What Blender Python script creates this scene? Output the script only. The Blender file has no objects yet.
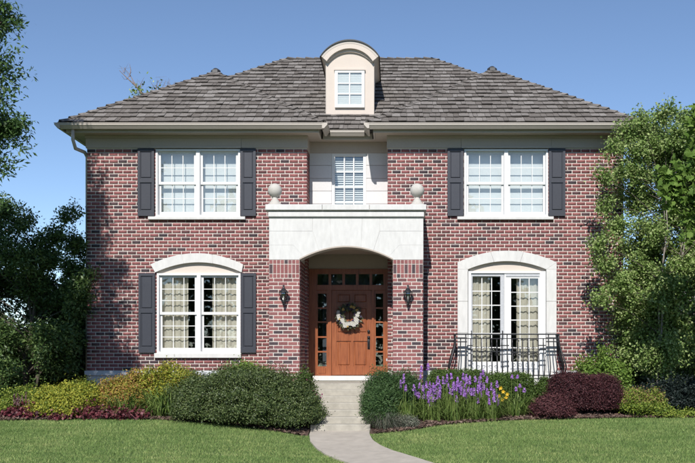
import bpy, math, random
import numpy as np
from mathutils import Vector
random.seed(7); rng = np.random.default_rng(7)
scene = bpy.context.scene
col = scene.collection
R = math.radians
# ------------------------------------------------------------------ camera, sky, sun, exposure
EYE = 1.70                      # eye height above the world's zero, metres
CAMD = 22.0                     # metres from the lens to the wing fronts (Y = 0)
FPX, VX, VY = 975.0, 394.0, 350.0   # surveyed focal length and vanishing point
cam = bpy.data.cameras.new('camera'); camo = bpy.data.objects.new('camera', cam); col.objects.link(camo)
camo.location = (0, -CAMD, EYE); camo.rotation_euler = (R(90), 0, 0)
cam.sensor_width = 36; cam.lens = FPX / 695 * 36
cam.shift_x = -(VX - 347.5) / 695; cam.shift_y = (VY - 231.5) / 695
cam.clip_end = 3000
scene.camera = camo
SUNV = Vector((-0.115, -1.0, 0.83)).normalized()          # towards the sun
w = bpy.data.worlds.new('World'); scene.world = w; w.use_nodes = True
nt = w.node_tree; bg = nt.nodes['Background']
sky = nt.nodes.new('ShaderNodeTexSky'); sky.sky_type = 'NISHITA'; sky.sun_disc = False
sky.sun_elevation = math.asin(SUNV.z); sky.sun_rotation = math.atan2(SUNV.x, SUNV.y)
sky.air_density = 1.0; sky.dust_density = 0.0; sky.ozone_density = 2.2; sky.altitude = 3000
nt.links.new(sky.outputs[0], bg.inputs[0]); bg.inputs[1].default_value = 0.112
sl = bpy.data.lights.new('sun', 'SUN'); sl.energy = 4.5; sl.angle = R(0.5); sl.color = (1.0, 0.965, 0.915)
so = bpy.data.objects.new('sun', sl); col.objects.link(so)
so.rotation_euler = (-SUNV).to_track_quat('-Z', 'Y').to_euler()
so.location = (-8, -40, 40)
vs = scene.view_settings
vs.view_transform = 'Standard'; vs.look = 'None'; vs.gamma = 1.0; vs.use_curve_mapping = False; vs.exposure = 0.36

# ------------------------------------------------------------------ helpers
ORG = {}
def scl(Y): return FPX / (CAMD + Y)
def PX(px, Y): return (px - VX) / scl(Y)
def PZ(py, Y): return EYE + (VY - py) / scl(Y)

def tag(o, label=None, cat=None, group=None, kind=None):
    if label: o['label'] = label
    if cat: o['category'] = cat
    if group: o['group'] = group
    if kind: o['kind'] = kind
    return o
def empty(name, loc, label, cat, group=None):
    o = bpy.data.objects.new(name, None); col.objects.link(o); o.location = loc
    o.empty_display_size = .2
    ORG[o] = Vector(loc); return tag(o, label, cat, group)
def link(name, me, m, parent=None, loc=(0, 0, 0)):
    o = bpy.data.objects.new(name, me); col.objects.link(o)
    if m is not None and not me.materials: me.materials.append(m)
    o.location = loc
    if parent is not None:
        o.parent = parent; o.location = Vector(loc) - ORG[parent]
    ORG[o] = Vector(loc); return o
def np_mesh(name, V, F, smooth=False):
    V = np.asarray(V, dtype=np.float32); F = np.asarray(F, dtype=np.int32)
    me = bpy.data.meshes.new(name); n, k = F.shape
    me.vertices.add(len(V)); me.vertices.foreach_set('co', V.ravel())
    me.loops.add(n * k); me.loops.foreach_set('vertex_index', F.ravel())
    me.polygons.add(n); me.polygons.foreach_set('loop_start', np.arange(0, n * k, k, dtype=np.int32))
    if smooth: me.polygons.foreach_set('use_smooth', np.ones(n, dtype=bool))
    me.update(calc_edges=True); return me

class MB:
    def __init__(s): s.v = []; s.f = []; s.sm = []
    def add(s, v, f, smooth=False):
        o = len(s.v); s.v += [tuple(p) for p in v]; s.f += [tuple(i + o for i in q) for q in f]; s.sm += [smooth] * len(f); return s
    def box(s, x0, x1, y0, y1, z0, z1):
        x0, x1 = min(x0, x1), max(x0, x1); y0, y1 = min(y0, y1), max(y0, y1); z0, z1 = min(z0, z1), max(z0, z1)
        return s.add([(x0,y0,z0),(x1,y0,z0),(x1,y1,z0),(x0,y1,z0),(x0,y0,z1),(x1,y0,z1),(x1,y1,z1),(x0,y1,z1)],
              [(0,3,2,1),(4,5,6,7),(0,1,5,4),(1,2,6,5),(2,3,7,6),(3,0,4,7)])
    def cham(s, x0, x1, y0, y1, z0, z1, c=.006):
        # box with its front (low y) edges chamfered
        return s.add([(x0+c,y0,z0+c),(x1-c,y0,z0+c),(x1-c,y0,z1-c),(x0+c,y0,z1-c),
                      (x0,y0+c,z0),(x1,y0+c,z0),(x1,y0+c,z1),(x0,y0+c,z1),
                      (x0,y1,z0),(x1,y1,z0),(x1,y1,z1),(x0,y1,z1)],
              [(0,1,2,3),(4,5,1,0),(5,6,2,1),(6,7,3,2),(7,4,0,3),(8,9,5,4),(9,10,6,5),(10,11,7,6),(11,8,4,7),(9,8,11,10)])
    def prism(s, poly, y0, y1):
        # poly: (x, z) counter-clockwise seen from the front (low y)
        n = len(poly)
        v = [(x, y0, z) for x, z in poly] + [(x, y1, z) for x, z in poly]
        f = [tuple(range(n)), tuple(range(2 * n - 1, n - 1, -1))] + [(i, i + n, (i + 1) % n + n, (i + 1) % n) for i in range(n)]
        return s.add(v, f)
    def band(s, lo, hi, y0, y1, smooth=False):
        # a curved band between two polylines of (x, z), extruded y0..y1
        n = len(lo)
        for i in range(n - 1):
            a, b, c, d = lo[i], lo[i+1], hi[i+1], hi[i]
            v = [(a[0],y0,a[1]),(b[0],y0,b[1]),(c[0],y0,c[1]),(d[0],y0,d[1]),(a[0],y1,a[1]),(b[0],y1,b[1]),(c[0],y1,c[1]),(d[0],y1,d[1])]
            f = [(0,1,2,3),(7,6,5,4),(0,4,5,1),(3,2,6,7)]
            if i == 0: f.append((0,3,7,4))
            if i == n - 2: f.append((1,5,6,2))
            s.add(v, f)
        return s
    def tube(s, pts, r, n=6, cap=True):
        pts = [Vector(p) for p in pts]; m = len(pts)
        rs = r if isinstance(r, (list, tuple)) else [r] * m
        v = []
        for i, p in enumerate(pts):
            t = (pts[min(i+1, m-1)] - pts[max(i-1, 0)])
            t = t.normalized() if t.length > 1e-9 else Vector((0,0,1))
            a = t.orthogonal() if abs(t.z) < .9 else t.cross(Vector((0,1,0)))
            a = (t.cross(Vector((0,0,1))) if abs(t.z) < .9 else t.cross(Vector((0,1,0)))).normalized(); b = t.cross(a)
            for k in range(n):
                an = 2 * math.pi * k / n
                v.append(p + (a * math.cos(an) + b * math.sin(an)) * rs[i])
        f = [(i*n+k, i*n+(k+1)%n, (i+1)*n+(k+1)%n, (i+1)*n+k) for i in range(m-1) for k in range(n)]
        if cap: f += [tuple(range(n-1,-1,-1)), tuple(range((m-1)*n, m*n))]
        return s.add(v, f, n > 5)
    def lathe(s, cx, cy, prof, n=20, smooth=True):
        v = [(cx + r*math.cos(2*math.pi*k/n), cy + r*math.sin(2*math.pi*k/n), z) for r, z in prof for k in range(n)]
        m = len(prof)
        f = [(i*n+k, i*n+(k+1)%n, (i+1)*n+(k+1)%n, (i+1)*n+k) for i in range(m-1) for k in range(n)]
        f += [tuple(range(n-1,-1,-1)), tuple(range((m-1)*n, m*n))]
        return s.add(v, f, smooth)
    def build(s, name, m, parent=None, label=None, kind=None, loc=None):
        me = bpy.data.meshes.new(name); me.from_pydata(s.v, [], s.f)
        me.polygons.foreach_set('use_smooth', s.sm); me.update()
        o = link(name, me, m, parent, loc or (0, 0, 0))
        return tag(o, label, kind=kind)

# ------------------------------------------------------------------ materials (all procedural)
def new_mat(name):
    m = bpy.data.materials.new(name); m.use_nodes = True
    n = m.node_tree.nodes; return m, n, m.node_tree.links, n['Principled BSDF']
def ramp(n, cols):
    r = n.new('ShaderNodeValToRGB'); e = r.color_ramp.elements
    while len(e) < len(cols): e.new(.5)
    for i, c in enumerate(cols):
        if len(c) == 4: e[i].position = c[0]; e[i].color = (*c[1:], 1)
        else: e[i].position = i / max(1, len(cols) - 1); e[i].color = (*c, 1)
    return r
def coords(n, l, scale=(1,1,1)):
    tc = n.new('ShaderNodeTexCoord'); mp = n.new('ShaderNodeMapping'); mp.inputs['Scale'].default_value = scale
    l.new(tc.outputs['Object'], mp.inputs[0]); return mp.outputs[0]
def noise(n, l, vec, scale, detail=4, rough=.6):
    t = n.new('ShaderNodeTexNoise'); t.inputs['Scale'].default_value = scale; t.inputs['Detail'].default_value = detail
    t.inputs['Roughness'].default_value = rough; l.new(vec, t.inputs['Vector']); return t.outputs['Fac']
def math_(n, l, op, a, b=None):
    t = n.new('ShaderNodeMath'); t.operation = op
    for i, x in enumerate((a, b)):
        if x is None: continue
        if isinstance(x, (int, float)): t.inputs[i].default_value = x
        else: l.new(x, t.inputs[i])
    return t.outputs[0]
def rand_val(n, l):
    g = n.new('ShaderNodeNewGeometry'); oi = n.new('ShaderNodeObjectInfo')
    return math_(n, l, 'FRACT', math_(n, l, 'ADD', g.outputs['Random Per Island'], oi.outputs['Random']))
def mulcol(n, l, c, fac, lo, hi):
    mr = n.new('ShaderNodeMapRange'); mr.inputs['From Min'].default_value = .25; mr.inputs['From Max'].default_value = .75
    mr.inputs['To Min'].default_value = lo; mr.inputs['To Max'].default_value = hi; l.new(fac, mr.inputs[0])
    mx = n.new('ShaderNodeVectorMath'); mx.operation = 'SCALE'; l.new(c, mx.inputs[0]); l.new(mr.outputs[0], mx.inputs['Scale'])
    return mx.outputs[0]
def bump(n, l, b, h, strength=.3, dist=.01):
    t = n.new('ShaderNodeBump'); t.inputs['Strength'].default_value = strength; t.inputs['Distance'].default_value = dist
    l.new(h, t.inputs['Height']); l.new(t.outputs[0], b.inputs['Normal'])
def surf(name, cols, drive='noise', scale=3, rough=.7, vary=(.85, 1.12), vscale=25, bmp=.25, bdist=.004, stretch=(1,1,1), spec=.4, metal=0, bscale=None):
    m, n, l, b = new_mat(name); vec = coords(n, l, stretch)
    f = rand_val(n, l) if drive == 'rand' else noise(n, l, vec, scale)
    r = ramp(n, cols); l.new(f, r.inputs[0])
    nz = noise(n, l, vec, vscale, 6, .65)
    l.new(mulcol(n, l, r.outputs[0], nz, *vary), b.inputs['Base Color'])
    b.inputs['Roughness'].default_value = rough; b.inputs['Metallic'].default_value = metal
    b.inputs['Specular IOR Level'].default_value = spec
    if bmp: bump(n, l, b, noise(n, l, vec, bscale or vscale * 2, 4), bmp, bdist)
    return m
def leafmat(name, cols, rough=.55, transl=.3, spec=.22, zone=0.0, zscale=2.5):
    m, n, l, b = new_mat(name); vec = coords(n, l)
    g = n.new('ShaderNodeNewGeometry')
    f = g.outputs['Random Per Island']
    if zone:
        nz = noise(n, l, vec, zscale, 2)
        f = math_(n, l, 'ADD', math_(n, l, 'MULTIPLY', f, 1 - zone), math_(n, l, 'MULTIPLY', nz, zone))
    r = ramp(n, cols); l.new(f, r.inputs[0]); c = r.outputs[0]
    l.new(c, b.inputs['Base Color']); b.inputs['Roughness'].default_value = rough; b.inputs['Specular IOR Level'].default_value = spec
    t = n.new('ShaderNodeBsdfTranslucent'); l.new(c, t.inputs[0])
    mx = n.new('ShaderNodeMixShader'); mx.inputs[0].default_value = transl
    l.new(b.outputs[0], mx.inputs[1]); l.new(t.outputs[0], mx.inputs[2])
    l.new(mx.outputs[0], n['Material Output'].inputs[0]); return m

M = {}
def brick_mat():
    m, n, l, b = new_mat('red_brick'); vec = coords(n, l)
    f = rand_val(n, l)
    nm = noise(n, l, vec, 55, 3, .6); f = math_(n, l, 'ADD', f, math_(n, l, 'MULTIPLY', math_(n, l, 'SUBTRACT', nm, .5), .22))
    r = ramp(n, [(0,.060,.046,.053),(.09,.092,.062,.067),(.155,.14,.068,.068),(.24,.20,.080,.078),(.45,.27,.103,.100),(.70,.235,.093,.093),(.85,.30,.125,.116),(1,.20,.088,.092)])
    l.new(f, r.inputs[0])
    nz = noise(n, l, vec, 38, 5, .7); c = mulcol(n, l, r.outputs[0], nz, .72, 1.25)
    big = noise(n, l, vec, .8, 3); c = mulcol(n, l, c, big, .86, 1.10)
    l.new(c, b.inputs['Base Color']); b.inputs['Roughness'].default_value = .85; b.inputs['Specular IOR Level'].default_value = .25
    bump(n, l, b, noise(n, l, vec, 160, 4), .5, .004); return m
M['brick'] = brick_mat()
M['mortar'] = surf('mortar', [(.54,.49,.44),(.70,.645,.59)], scale=2, rough=.9, vscale=60, bmp=.5)
M['stone'] = surf('limestone', [(.57,.56,.54),(.64,.63,.61)], scale=1.2, rough=.8, vary=(.87,1.07), vscale=7, bmp=.25, bscale=60, stretch=(1.6,1,.55))
M['facing'] = surf('facing_stone', [(.56,.55,.54),(.63,.62,.61)], drive='rand', rough=.8, vary=(.94,1.05), bmp=.15)
M['cast'] = surf('cast_stone', [(.42,.395,.355),(.54,.515,.475)], scale=6, rough=.85, vary=(.82,1.08), vscale=45, bmp=.3)
M['concrete'] = surf('concrete', [(.33,.305,.255),(.45,.42,.36)], scale=2.5, rough=.9, vary=(.74,1.1), vscale=7, bmp=.35, bscale=120)
M['walk'] = surf('walk_concrete', [(.37,.33,.28),(.45,.405,.35)], scale=1.5, rough=.9, vary=(.80,1.10), vscale=4, bmp=.3, bscale=150)
M['found'] = surf('foundation_paint', [(.50,.52,.54),(.60,.62,.63)], scale=2, rough=.8, vary=(.85,1.08), vscale=12)
M['taupe'] = surf('taupe_paint', [(.39,.335,.28),(.43,.37,.315)], scale=1, rough=.55, vary=(.96,1.04), bmp=.05)
M['gutter'] = surf('gutter_paint', [(.43,.385,.335),(.47,.42,.37)], scale=1, rough=.4, vary=(.95,1.04), bmp=.03)
M['stucco'] = surf('cream_stucco', [(.55,.48,.42),(.60,.53,.465)], scale=3, rough=.9, vary=(.94,1.05), vscale=60, bmp=.3, bscale=200)
M['white'] = surf('white_paint', [(.66,.66,.65),(.72,.72,.71)], scale=2, rough=.45, vary=(.96,1.03), bmp=.03)
M['greyw'] = surf('grey_screen_frame', [(.42,.43,.45),(.48,.49,.51)], scale=2, rough=.5, bmp=.03)
M['shutter'] = surf('slate_shutter', [(.031,.034,.045),(.040,.043,.056)], scale=3, rough=.5, vary=(.9,1.1), bmp=.1)
M['iron'] = surf('black_iron', [(.010,.010,.012),(.020,.020,.022)], scale=20, rough=.4, bmp=.2, spec=.5)
M['lead'] = surf('dark_metal', [(.03,.03,.032),(.05,.05,.05)], scale=8, rough=.5)
M['shade'] = surf('white_shade', [(.84,.84,.82),(.88,.88,.86)], scale=1, rough=.9, vary=(.97,1.02), bmp=0)
M['curtain'] = surf('cream_curtain', [(.64,.575,.47),(.74,.67,.56)], scale=3, rough=.95, vary=(.9,1.06), bmp=.1)
M['trim'] = surf('curtain_trim', [(.22,.19,.13),(.28,.24,.17)], rough=.9, bmp=0)
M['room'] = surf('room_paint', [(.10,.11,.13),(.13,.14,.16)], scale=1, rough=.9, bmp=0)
M['shingle'] = surf('cedar_shake', [(0,.125,.110,.098),(.3,.155,.139,.126),(.7,.185,.168,.154),(1,.235,.216,.20)], drive='rand', rough=.85,
                    vary=(.60,1.35), vscale=26, bmp=.6, bdist=.008, stretch=(1,1,1), spec=.2, bscale=60)
M['shade_line'] = surf('painted_shade_line', [(.042,.037,.033),(.075,.067,.060)], drive='rand', rough=.95, bmp=0)  # shadow lines of the courses and hips, painted dark onto shake edges
M['bark'] = surf('bark', [(.06,.048,.036),(.12,.10,.08)], scale=14, rough=.95, bmp=.6, bdist=.02, stretch=(1,1,.25))
M['palebark'] = surf('pale_bark', [(.16,.13,.11),(.34,.31,.27)], scale=10, rough=.9, bmp=.4, stretch=(1,1,.4))
M['twig'] = surf('dead_twig', [(.16,.11,.09),(.26,.19,.16)], scale=10, rough=.9, bmp=0)
def wood_mat():
    m, n, l, b = new_mat('stained_wood'); vec = coords(n, l, (14, 14, 1.1))
    f = noise(n, l, vec, 2.2, 6, .65)
    r = ramp(n, [(.28,.13,.038,.014),(.45,.24,.072,.027),(.58,.28,.090,.034),(.75,.36,.130,.052)]); l.new(f, r.inputs[0])
    l.new(r.outputs[0], b.inputs['Base Color']); b.inputs['Roughness'].default_value = .35
    bump(n, l, b, f, .1, .002); return m
M['wood'] = wood_mat()
def glass_mat():
    m, n, l, b = new_mat('window_glass')
    fr = n.new('ShaderNodeFresnel'); fr.inputs[0].default_value = 1.5
    f = math_(n, l, 'ADD', math_(n, l, 'MULTIPLY', fr.outputs[0], 1.4), .03)
    tr = n.new('ShaderNodeBsdfTransparent'); tr.inputs[0].default_value = (.96,.98,.98,1)
    gl = n.new('ShaderNodeBsdfGlossy'); gl.inputs['Roughness'].default_value = .01
    mx = n.new('ShaderNodeMixShader'); l.new(f, mx.inputs[0]); l.new(tr.outputs[0], mx.inputs[1]); l.new(gl.outputs[0], mx.inputs[2])
    l.new(mx.outputs[0], n['Material Output'].inputs[0]); return m
M['glass'] = glass_mat()
M['mulch'] = surf('mulch', [(.07,.042,.032),(.15,.095,.075)], scale=30, rough=.95, vary=(.6,1.3), vscale=60, bmp=.8, bdist=.03)
M['chip'] = surf('mulch_chip', [(.06,.035,.028),(.13,.08,.06),(.22,.16,.13)], drive='rand', rough=.95, bmp=0)
M['soil'] = surf('lawn_ground', [(.045,.080,.022),(.080,.125,.035)], scale=3, rough=.95, vary=(.7,1.25), vscale=30, bmp=.5, bdist=.02)
def grass_mat():
    m, n, l, b = new_mat('grass_blade'); vec = coords(n, l)
    g = n.new('ShaderNodeNewGeometry'); nz = noise(n, l, vec, .9, 4)
    st = noise(n, l, coords(n, l, (.35, 3.2, .1)), 1.5, 4)
    f = math_(n, l, 'ADD', math_(n, l, 'MULTIPLY', g.outputs['Random Per Island'], .30), math_(n, l, 'ADD', math_(n, l, 'MULTIPLY', nz, .40), math_(n, l, 'MULTIPLY', st, .46)))
    r = ramp(n, [(.22,.062,.115,.028),(.42,.132,.215,.058),(.58,.20,.295,.086),(.82,.42,.45,.18)]); l.new(f, r.inputs[0])
    l.new(r.outputs[0], b.inputs['Base Color']); b.inputs['Roughness'].default_value = .6; b.inputs['Specular IOR Level'].default_value = .25
    t = n.new('ShaderNodeBsdfTranslucent'); l.new(r.outputs[0], t.inputs[0])
    mx = n.new('ShaderNodeMixShader'); mx.inputs[0].default_value = .25
    l.new(b.outputs[0], mx.inputs[1]); l.new(t.outputs[0], mx.inputs[2]); l.new(mx.outputs[0], n['Material Output'].inputs[0]); return m
M['grass'] = grass_mat()
M['ash'] = leafmat('ash_leaf', [(.041,.085,.024),(.078,.146,.041),(.122,.204,.065)], rough=.45, spec=.4, transl=.35)
M['hedge'] = leafmat('dark_tree_leaf', [(.048,.092,.029),(.088,.153,.044),(.172,.242,.073)], rough=.45, spec=.4, transl=.35)
M['birch'] = leafmat('birch_leaf', [(.098,.165,.036),(.173,.263,.068),(.270,.360,.120),(.420,.480,.210)], rough=.45, transl=.3)
M['maple'] = leafmat('maple_leaf', [(.090,.162,.029),(.138,.228,.043),(.192,.288,.066)], rough=.5, transl=.35)
M['cotoneaster'] = leafmat('cotoneaster_leaf', [(.022,.041,.013),(.048,.076,.020),(.079,.114,.031),(.151,.183,.072)], rough=.5, transl=.15, spec=.35)
M['spirea'] = leafmat('golden_leaf', [(.07,.12,.02),(.15,.20,.03),(.28,.30,.04),(.42,.41,.06),(.50,.46,.09)], transl=.3, zone=.25, zscale=9)
M['spirea_o'] = leafmat('orange_gold_leaf', [(.08,.13,.022),(.17,.21,.035),(.34,.32,.05),(.42,.26,.07),(.30,.14,.06),(.24,.26,.045)], transl=.3, zone=.3, zscale=7)
M['spirea_g'] = leafmat('lime_leaf', [(.06,.11,.02),(.13,.20,.03),(.24,.30,.05),(.36,.38,.08)], transl=.3, zone=.2, zscale=9)
M['brownbloom'] = leafmat('faded_bloom', [(.16,.10,.045),(.24,.16,.075),(.30,.20,.10)], transl=.1)
M['heuchera'] = leafmat('dark_red_leaf', [(.040,.011,.016),(.098,.023,.030),(.161,.040,.052),(.230,.098,.103)], transl=.2, rough=.4)
M['barberry'] = leafmat('purple_barberry_leaf', [(.019,.008,.011),(.048,.016,.020),(.084,.026,.031),(.120,.054,.054)], transl=.15, rough=.6)
M['yew'] = leafmat('yew_needle', [(.024,.054,.018),(.048,.096,.030),(.090,.150,.051)], transl=.15)
M['barberry_young'] = leafmat('young_barberry_leaf', [(.030,.012,.015),(.070,.024,.029),(.115,.040,.045),(.16,.075,.07)], transl=.15, rough=.6)
M['boxwood'] = leafmat('boxwood_leaf', [(.038,.074,.016),(.068,.115,.024),(.115,.169,.041)], transl=.2)
M['daylily'] = leafmat('strap_leaf', [(.077,.138,.029),(.132,.204,.046),(.220,.286,.083),(.066,.110,.026)], transl=.3)
M['lime'] = leafmat('bright_green_leaf', [(.088,.163,.027),(.150,.237,.044),(.213,.312,.069)], transl=.3)
M['grey_leaf'] = leafmat('grey_green_leaf', [(.084,.102,.066),(.144,.162,.114),(.216,.228,.180),(.132,.096,.078)], transl=.2)
M['bluegreen'] = leafmat('shaded_blue_green_leaf', [(.009,.017,.014),(.018,.028,.025),(.029,.041,.036)], transl=.15)  # leaf tones darkened to paint in the shade under the right trees
M['purple'] = leafmat('purple_flower', [(.26,.10,.42),(.38,.18,.56),(.50,.30,.66)], transl=.25)
M['pink'] = leafmat('pink_flower', [(.45,.06,.22),(.6,.12,.32)], transl=.25)
M['yellow'] = leafmat('yellow_flower', [(.65,.38,.02),(.75,.50,.04)], transl=.25)
M['plume'] = leafmat('dusty_plume', [(.14,.08,.085),(.22,.14,.14)], transl=.2)
M['wood_far'] = leafmat('far_foliage', [(.028,.059,.020),(.063,.105,.035),(.098,.140,.049)], transl=.2)
M['w_white'] = leafmat('white_bloom', [(.465,.450,.390),(.562,.547,.510)], transl=.15)
M['w_green'] = leafmat('wreath_green', [(.05,.07,.03),(.12,.14,.07),(.20,.20,.13)], transl=.15)
M['w_plum'] = leafmat('wreath_plum', [(.03,.02,.05),(.07,.05,.11)], transl=.1)
M['w_gold'] = leafmat('wreath_gold', [(.40,.26,.06),(.55,.40,.14)], transl=.1)

# ------------------------------------------------------------------ ground
def sstep(a, b, x):
    t = np.clip((x - a) / (b - a), 0, 1); return t * t * (3 - 2 * t)
def gz(x, y):
    x = np.asarray(x, float); y = np.asarray(y, float)
    z = -1.30 - .0786 * np.clip(-1 - y, 0, 8)
    z = z - .125 * np.exp(-((x + 1.0) / 1.5) ** 2) * sstep(-2.0, -3.4, y) * (1 - .75 * sstep(-4.5, -8, y))
    z = z + .018 * np.sin(x * .9 + 1.3) * np.sin(y * .7) * sstep(-3, -6, y)
    return EYE + z
def bed_front(x):      # Y of the lawn edge of the planting bed
    return np.interp(x, [-14,-8.4,-6.2,-4.8,-3.3,-2.4,-1.75,-1.6,-.5,-.35,.3,.9,2.2,3.6,5.2,9], [-3.0,-2.6,-2.35,-2.4,-2.95,-3.4,-3.75,-3.75,-3.5,-3.5,-3.4,-3.0,-2.55,-2.3,-2.15,-2.2])
WALK = [(-3.1,-1.04),(-3.6,-1.03),(-4.3,-.95),(-5.0,-.78),(-5.7,-.56),(-6.3,-.30),(-6.9,-.02),(-7.6,.34),(-8.5,.85),(-10,1.75),(-12,2.9),(-15,4.5)]
def walk_c(y): return np.interp(-np.asarray(y), [-a for a, b in WALK], [b for a, b in WALK])
xs = np.unique(np.concatenate([np.linspace(-900,-60,8), np.linspace(-60,-12,13), np.linspace(-12,10,67), np.linspace(10,60,13), np.linspace(60,900,8)]))
ys = np.unique(np.concatenate([np.linspace(-60,-12,9), np.linspace(-12,0,41), np.linspace(0,60,9), np.linspace(60,1500,10)]))
GX, GY = np.meshgrid(xs, ys); GV = np.stack([GX, GY, gz(GX, GY)], -1).reshape(-1, 3)
nx, ny = len(xs), len(ys); ii = (np.arange(ny-1)[:, None] * nx + np.arange(nx-1)).ravel()
g = link('lawn_ground', np_mesh('lawn_ground', GV, np.stack([ii, ii+1, ii+nx+1, ii+nx], 1), True), M['soil']); tag(g, kind='structure')

def strip(name, cols_xy, zoff, m, thick=.12):
    # sheet from rows of (x, y) points; zoff(i, j) above the ground
    V = []; nr, nc = len(cols_xy), len(cols_xy[0])
    for i, row in enumerate(cols_xy):
        for j, (x, y) in enumerate(row): V.append((x, y, float(gz(x, y)) + zoff(i, j)))
    F = [(i*nc+j, i*nc+j+1, (i+1)*nc+j+1, (i+1)*nc+j) for i in range(nr-1) for j in range(nc-1)]
    me = bpy.data.meshes.new(name); me.from_pydata(V, [], F); me.update()
    return tag(link(name, me, m), kind='structure')
rows = []
JY = (-4.35, -5.75, -7.15, -8.55, -10.2, -12.0)
for y in sorted(set(np.round(np.concatenate([np.linspace(-3.05,-9,40), np.linspace(-9.3,-15,14)] + [[j - .011, j - .010, j + .010, j + .011] for j in JY]), 4)), reverse=True):
    c = float(walk_c(y)); d = (float(walk_c(y - .1)) - c) / .1; hw = .575 * math.sqrt(1 + d * d * .55)
    rows.append([(c + hw * t, y) for t in (-1.0, -.985, -.5, 0, .5, .985, 1.0)])
strip('walkway', rows[::-1], lambda i, j: (-.06 if j in (0, 6) else (.004 if min(abs(rows[::-1][i][0][1] - q) for q in JY) < .0105 else .028)), M['walk'])
def bed(name, x0, x1):
    X = np.linspace(x0, x1, 70)
    R_ = [[(x, float(bed_front(x)) + .02 * math.sin(x * 9) + t * (0.0 - float(bed_front(x)))) for x in X] for t in (0, .03, .08, .2, .4, .6, .8, 1.0)]
    return strip(name, R_, lambda i, j: (-.03, .012, .03, .045, .05, .06, .07, .08)[i], M['mulch'])
bed('planting_bed', -13, -1.62); bed('planting_bed', -.46, 10)

# grass
def blades(n, x0, x1, y0, y1, h, wd):
    x = rng.uniform(x0, x1, n); y = rng.uniform(y0, y1, n)
    ok = (y < bed_front(x) + rng.normal(0, .035, n)) & (np.abs(x - walk_c(y)) > .585 + rng.normal(0, .02, n))
    ok |= False
    x = x[ok]; y = y[ok]; n = len(x); z = gz(x, y)
    a = rng.uniform(0, 2 * np.pi, n); hh = h * rng.uniform(.55, 1.25, n); ww = wd * rng.uniform(.7, 1.3, n)
    lean = rng.normal(0, .45, (n, 2)) * hh[:, None]
    B = np.stack([x, y, z - .005], 1); d = np.stack([np.cos(a), np.sin(a), 0 * a], 1) * ww[:, None] * .5
    T = B + np.concatenate([lean, hh[:, None]], 1)
    V = np.stack([B - d, B + d, T], 1).reshape(-1, 3); F = np.arange(3 * n).reshape(-1, 3); return V, F
parts = [blades(430000, -9, 8, -9, -2.0, .038, .008), blades(60000, -16, 14, -13, -2.0, .055, .016)]
V = np.concatenate([p[0] for p in parts]); F = np.arange(len(V)).reshape(-1, 3)
o = link('grass', np_mesh('grass', V, F), M['grass']); tag(o, 'short mown green grass of the front lawn', 'grass', kind='stuff')
# mulch chips
def chips(n):
    x = rng.uniform(-9.5, 7.5, n); t = rng.random(n) ** 2 * .8; yf = bed_front(x); y = yf + .02 + t * (-yf)
    ok = (x < -1.7) | (x > -.4); x, y, t = x[ok], y[ok], t[ok]; n = len(x)
    z = gz(x, y) + .03 + .03 * np.minimum(1, t * 3) + rng.uniform(0, .02, n)
    u = rng.normal(size=(n, 3)); u[:, 2] *= .3; u /= np.linalg.norm(u, axis=1)[:, None]
    v = np.cross(u, rng.normal(size=(n, 3))); v /= np.linalg.norm(v, axis=1)[:, None]
    L = rng.uniform(.02, .055, n)[:, None]; W = rng.uniform(.006, .014, n)[:, None]; P = np.stack([x, y, z], 1)
    V = np.stack([P - u*L - v*W, P + u*L - v*W, P + u*L + v*W, P - u*L + v*W], 1).reshape(-1, 3)
    return V, np.arange(4 * n).reshape(-1, 4)
V, F = chips(16000); o = link('mulch', np_mesh('mulch', V, F), M['chip']); tag(o, 'brown shredded bark mulch along the bed edge', 'mulch', kind='stuff')

# ------------------------------------------------------------------ the house
XL0, XL1, XR0, XR1 = -6.927, -1.968, -.140, 5.178       # left wing, right wing fronts
YU = .66                                                 # recessed centre wall upstairs
YC = .46                                                 # recessed centre wall
ZB = PZ(370.7, 0)                                        # lowest brick course
ZF = PZ(148.2, 0)                                        # underside of the frieze
BH, BL, JT = .0794, .2032, .0160                          # course height, brick module, joint
YBACK = 8.6
house = empty('brick_house', ((XL0 + XR1) / 2, 4.0, float(gz(0, 0))), 'two storey red brick house with dark shutters and grey shake roof', 'house')

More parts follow.
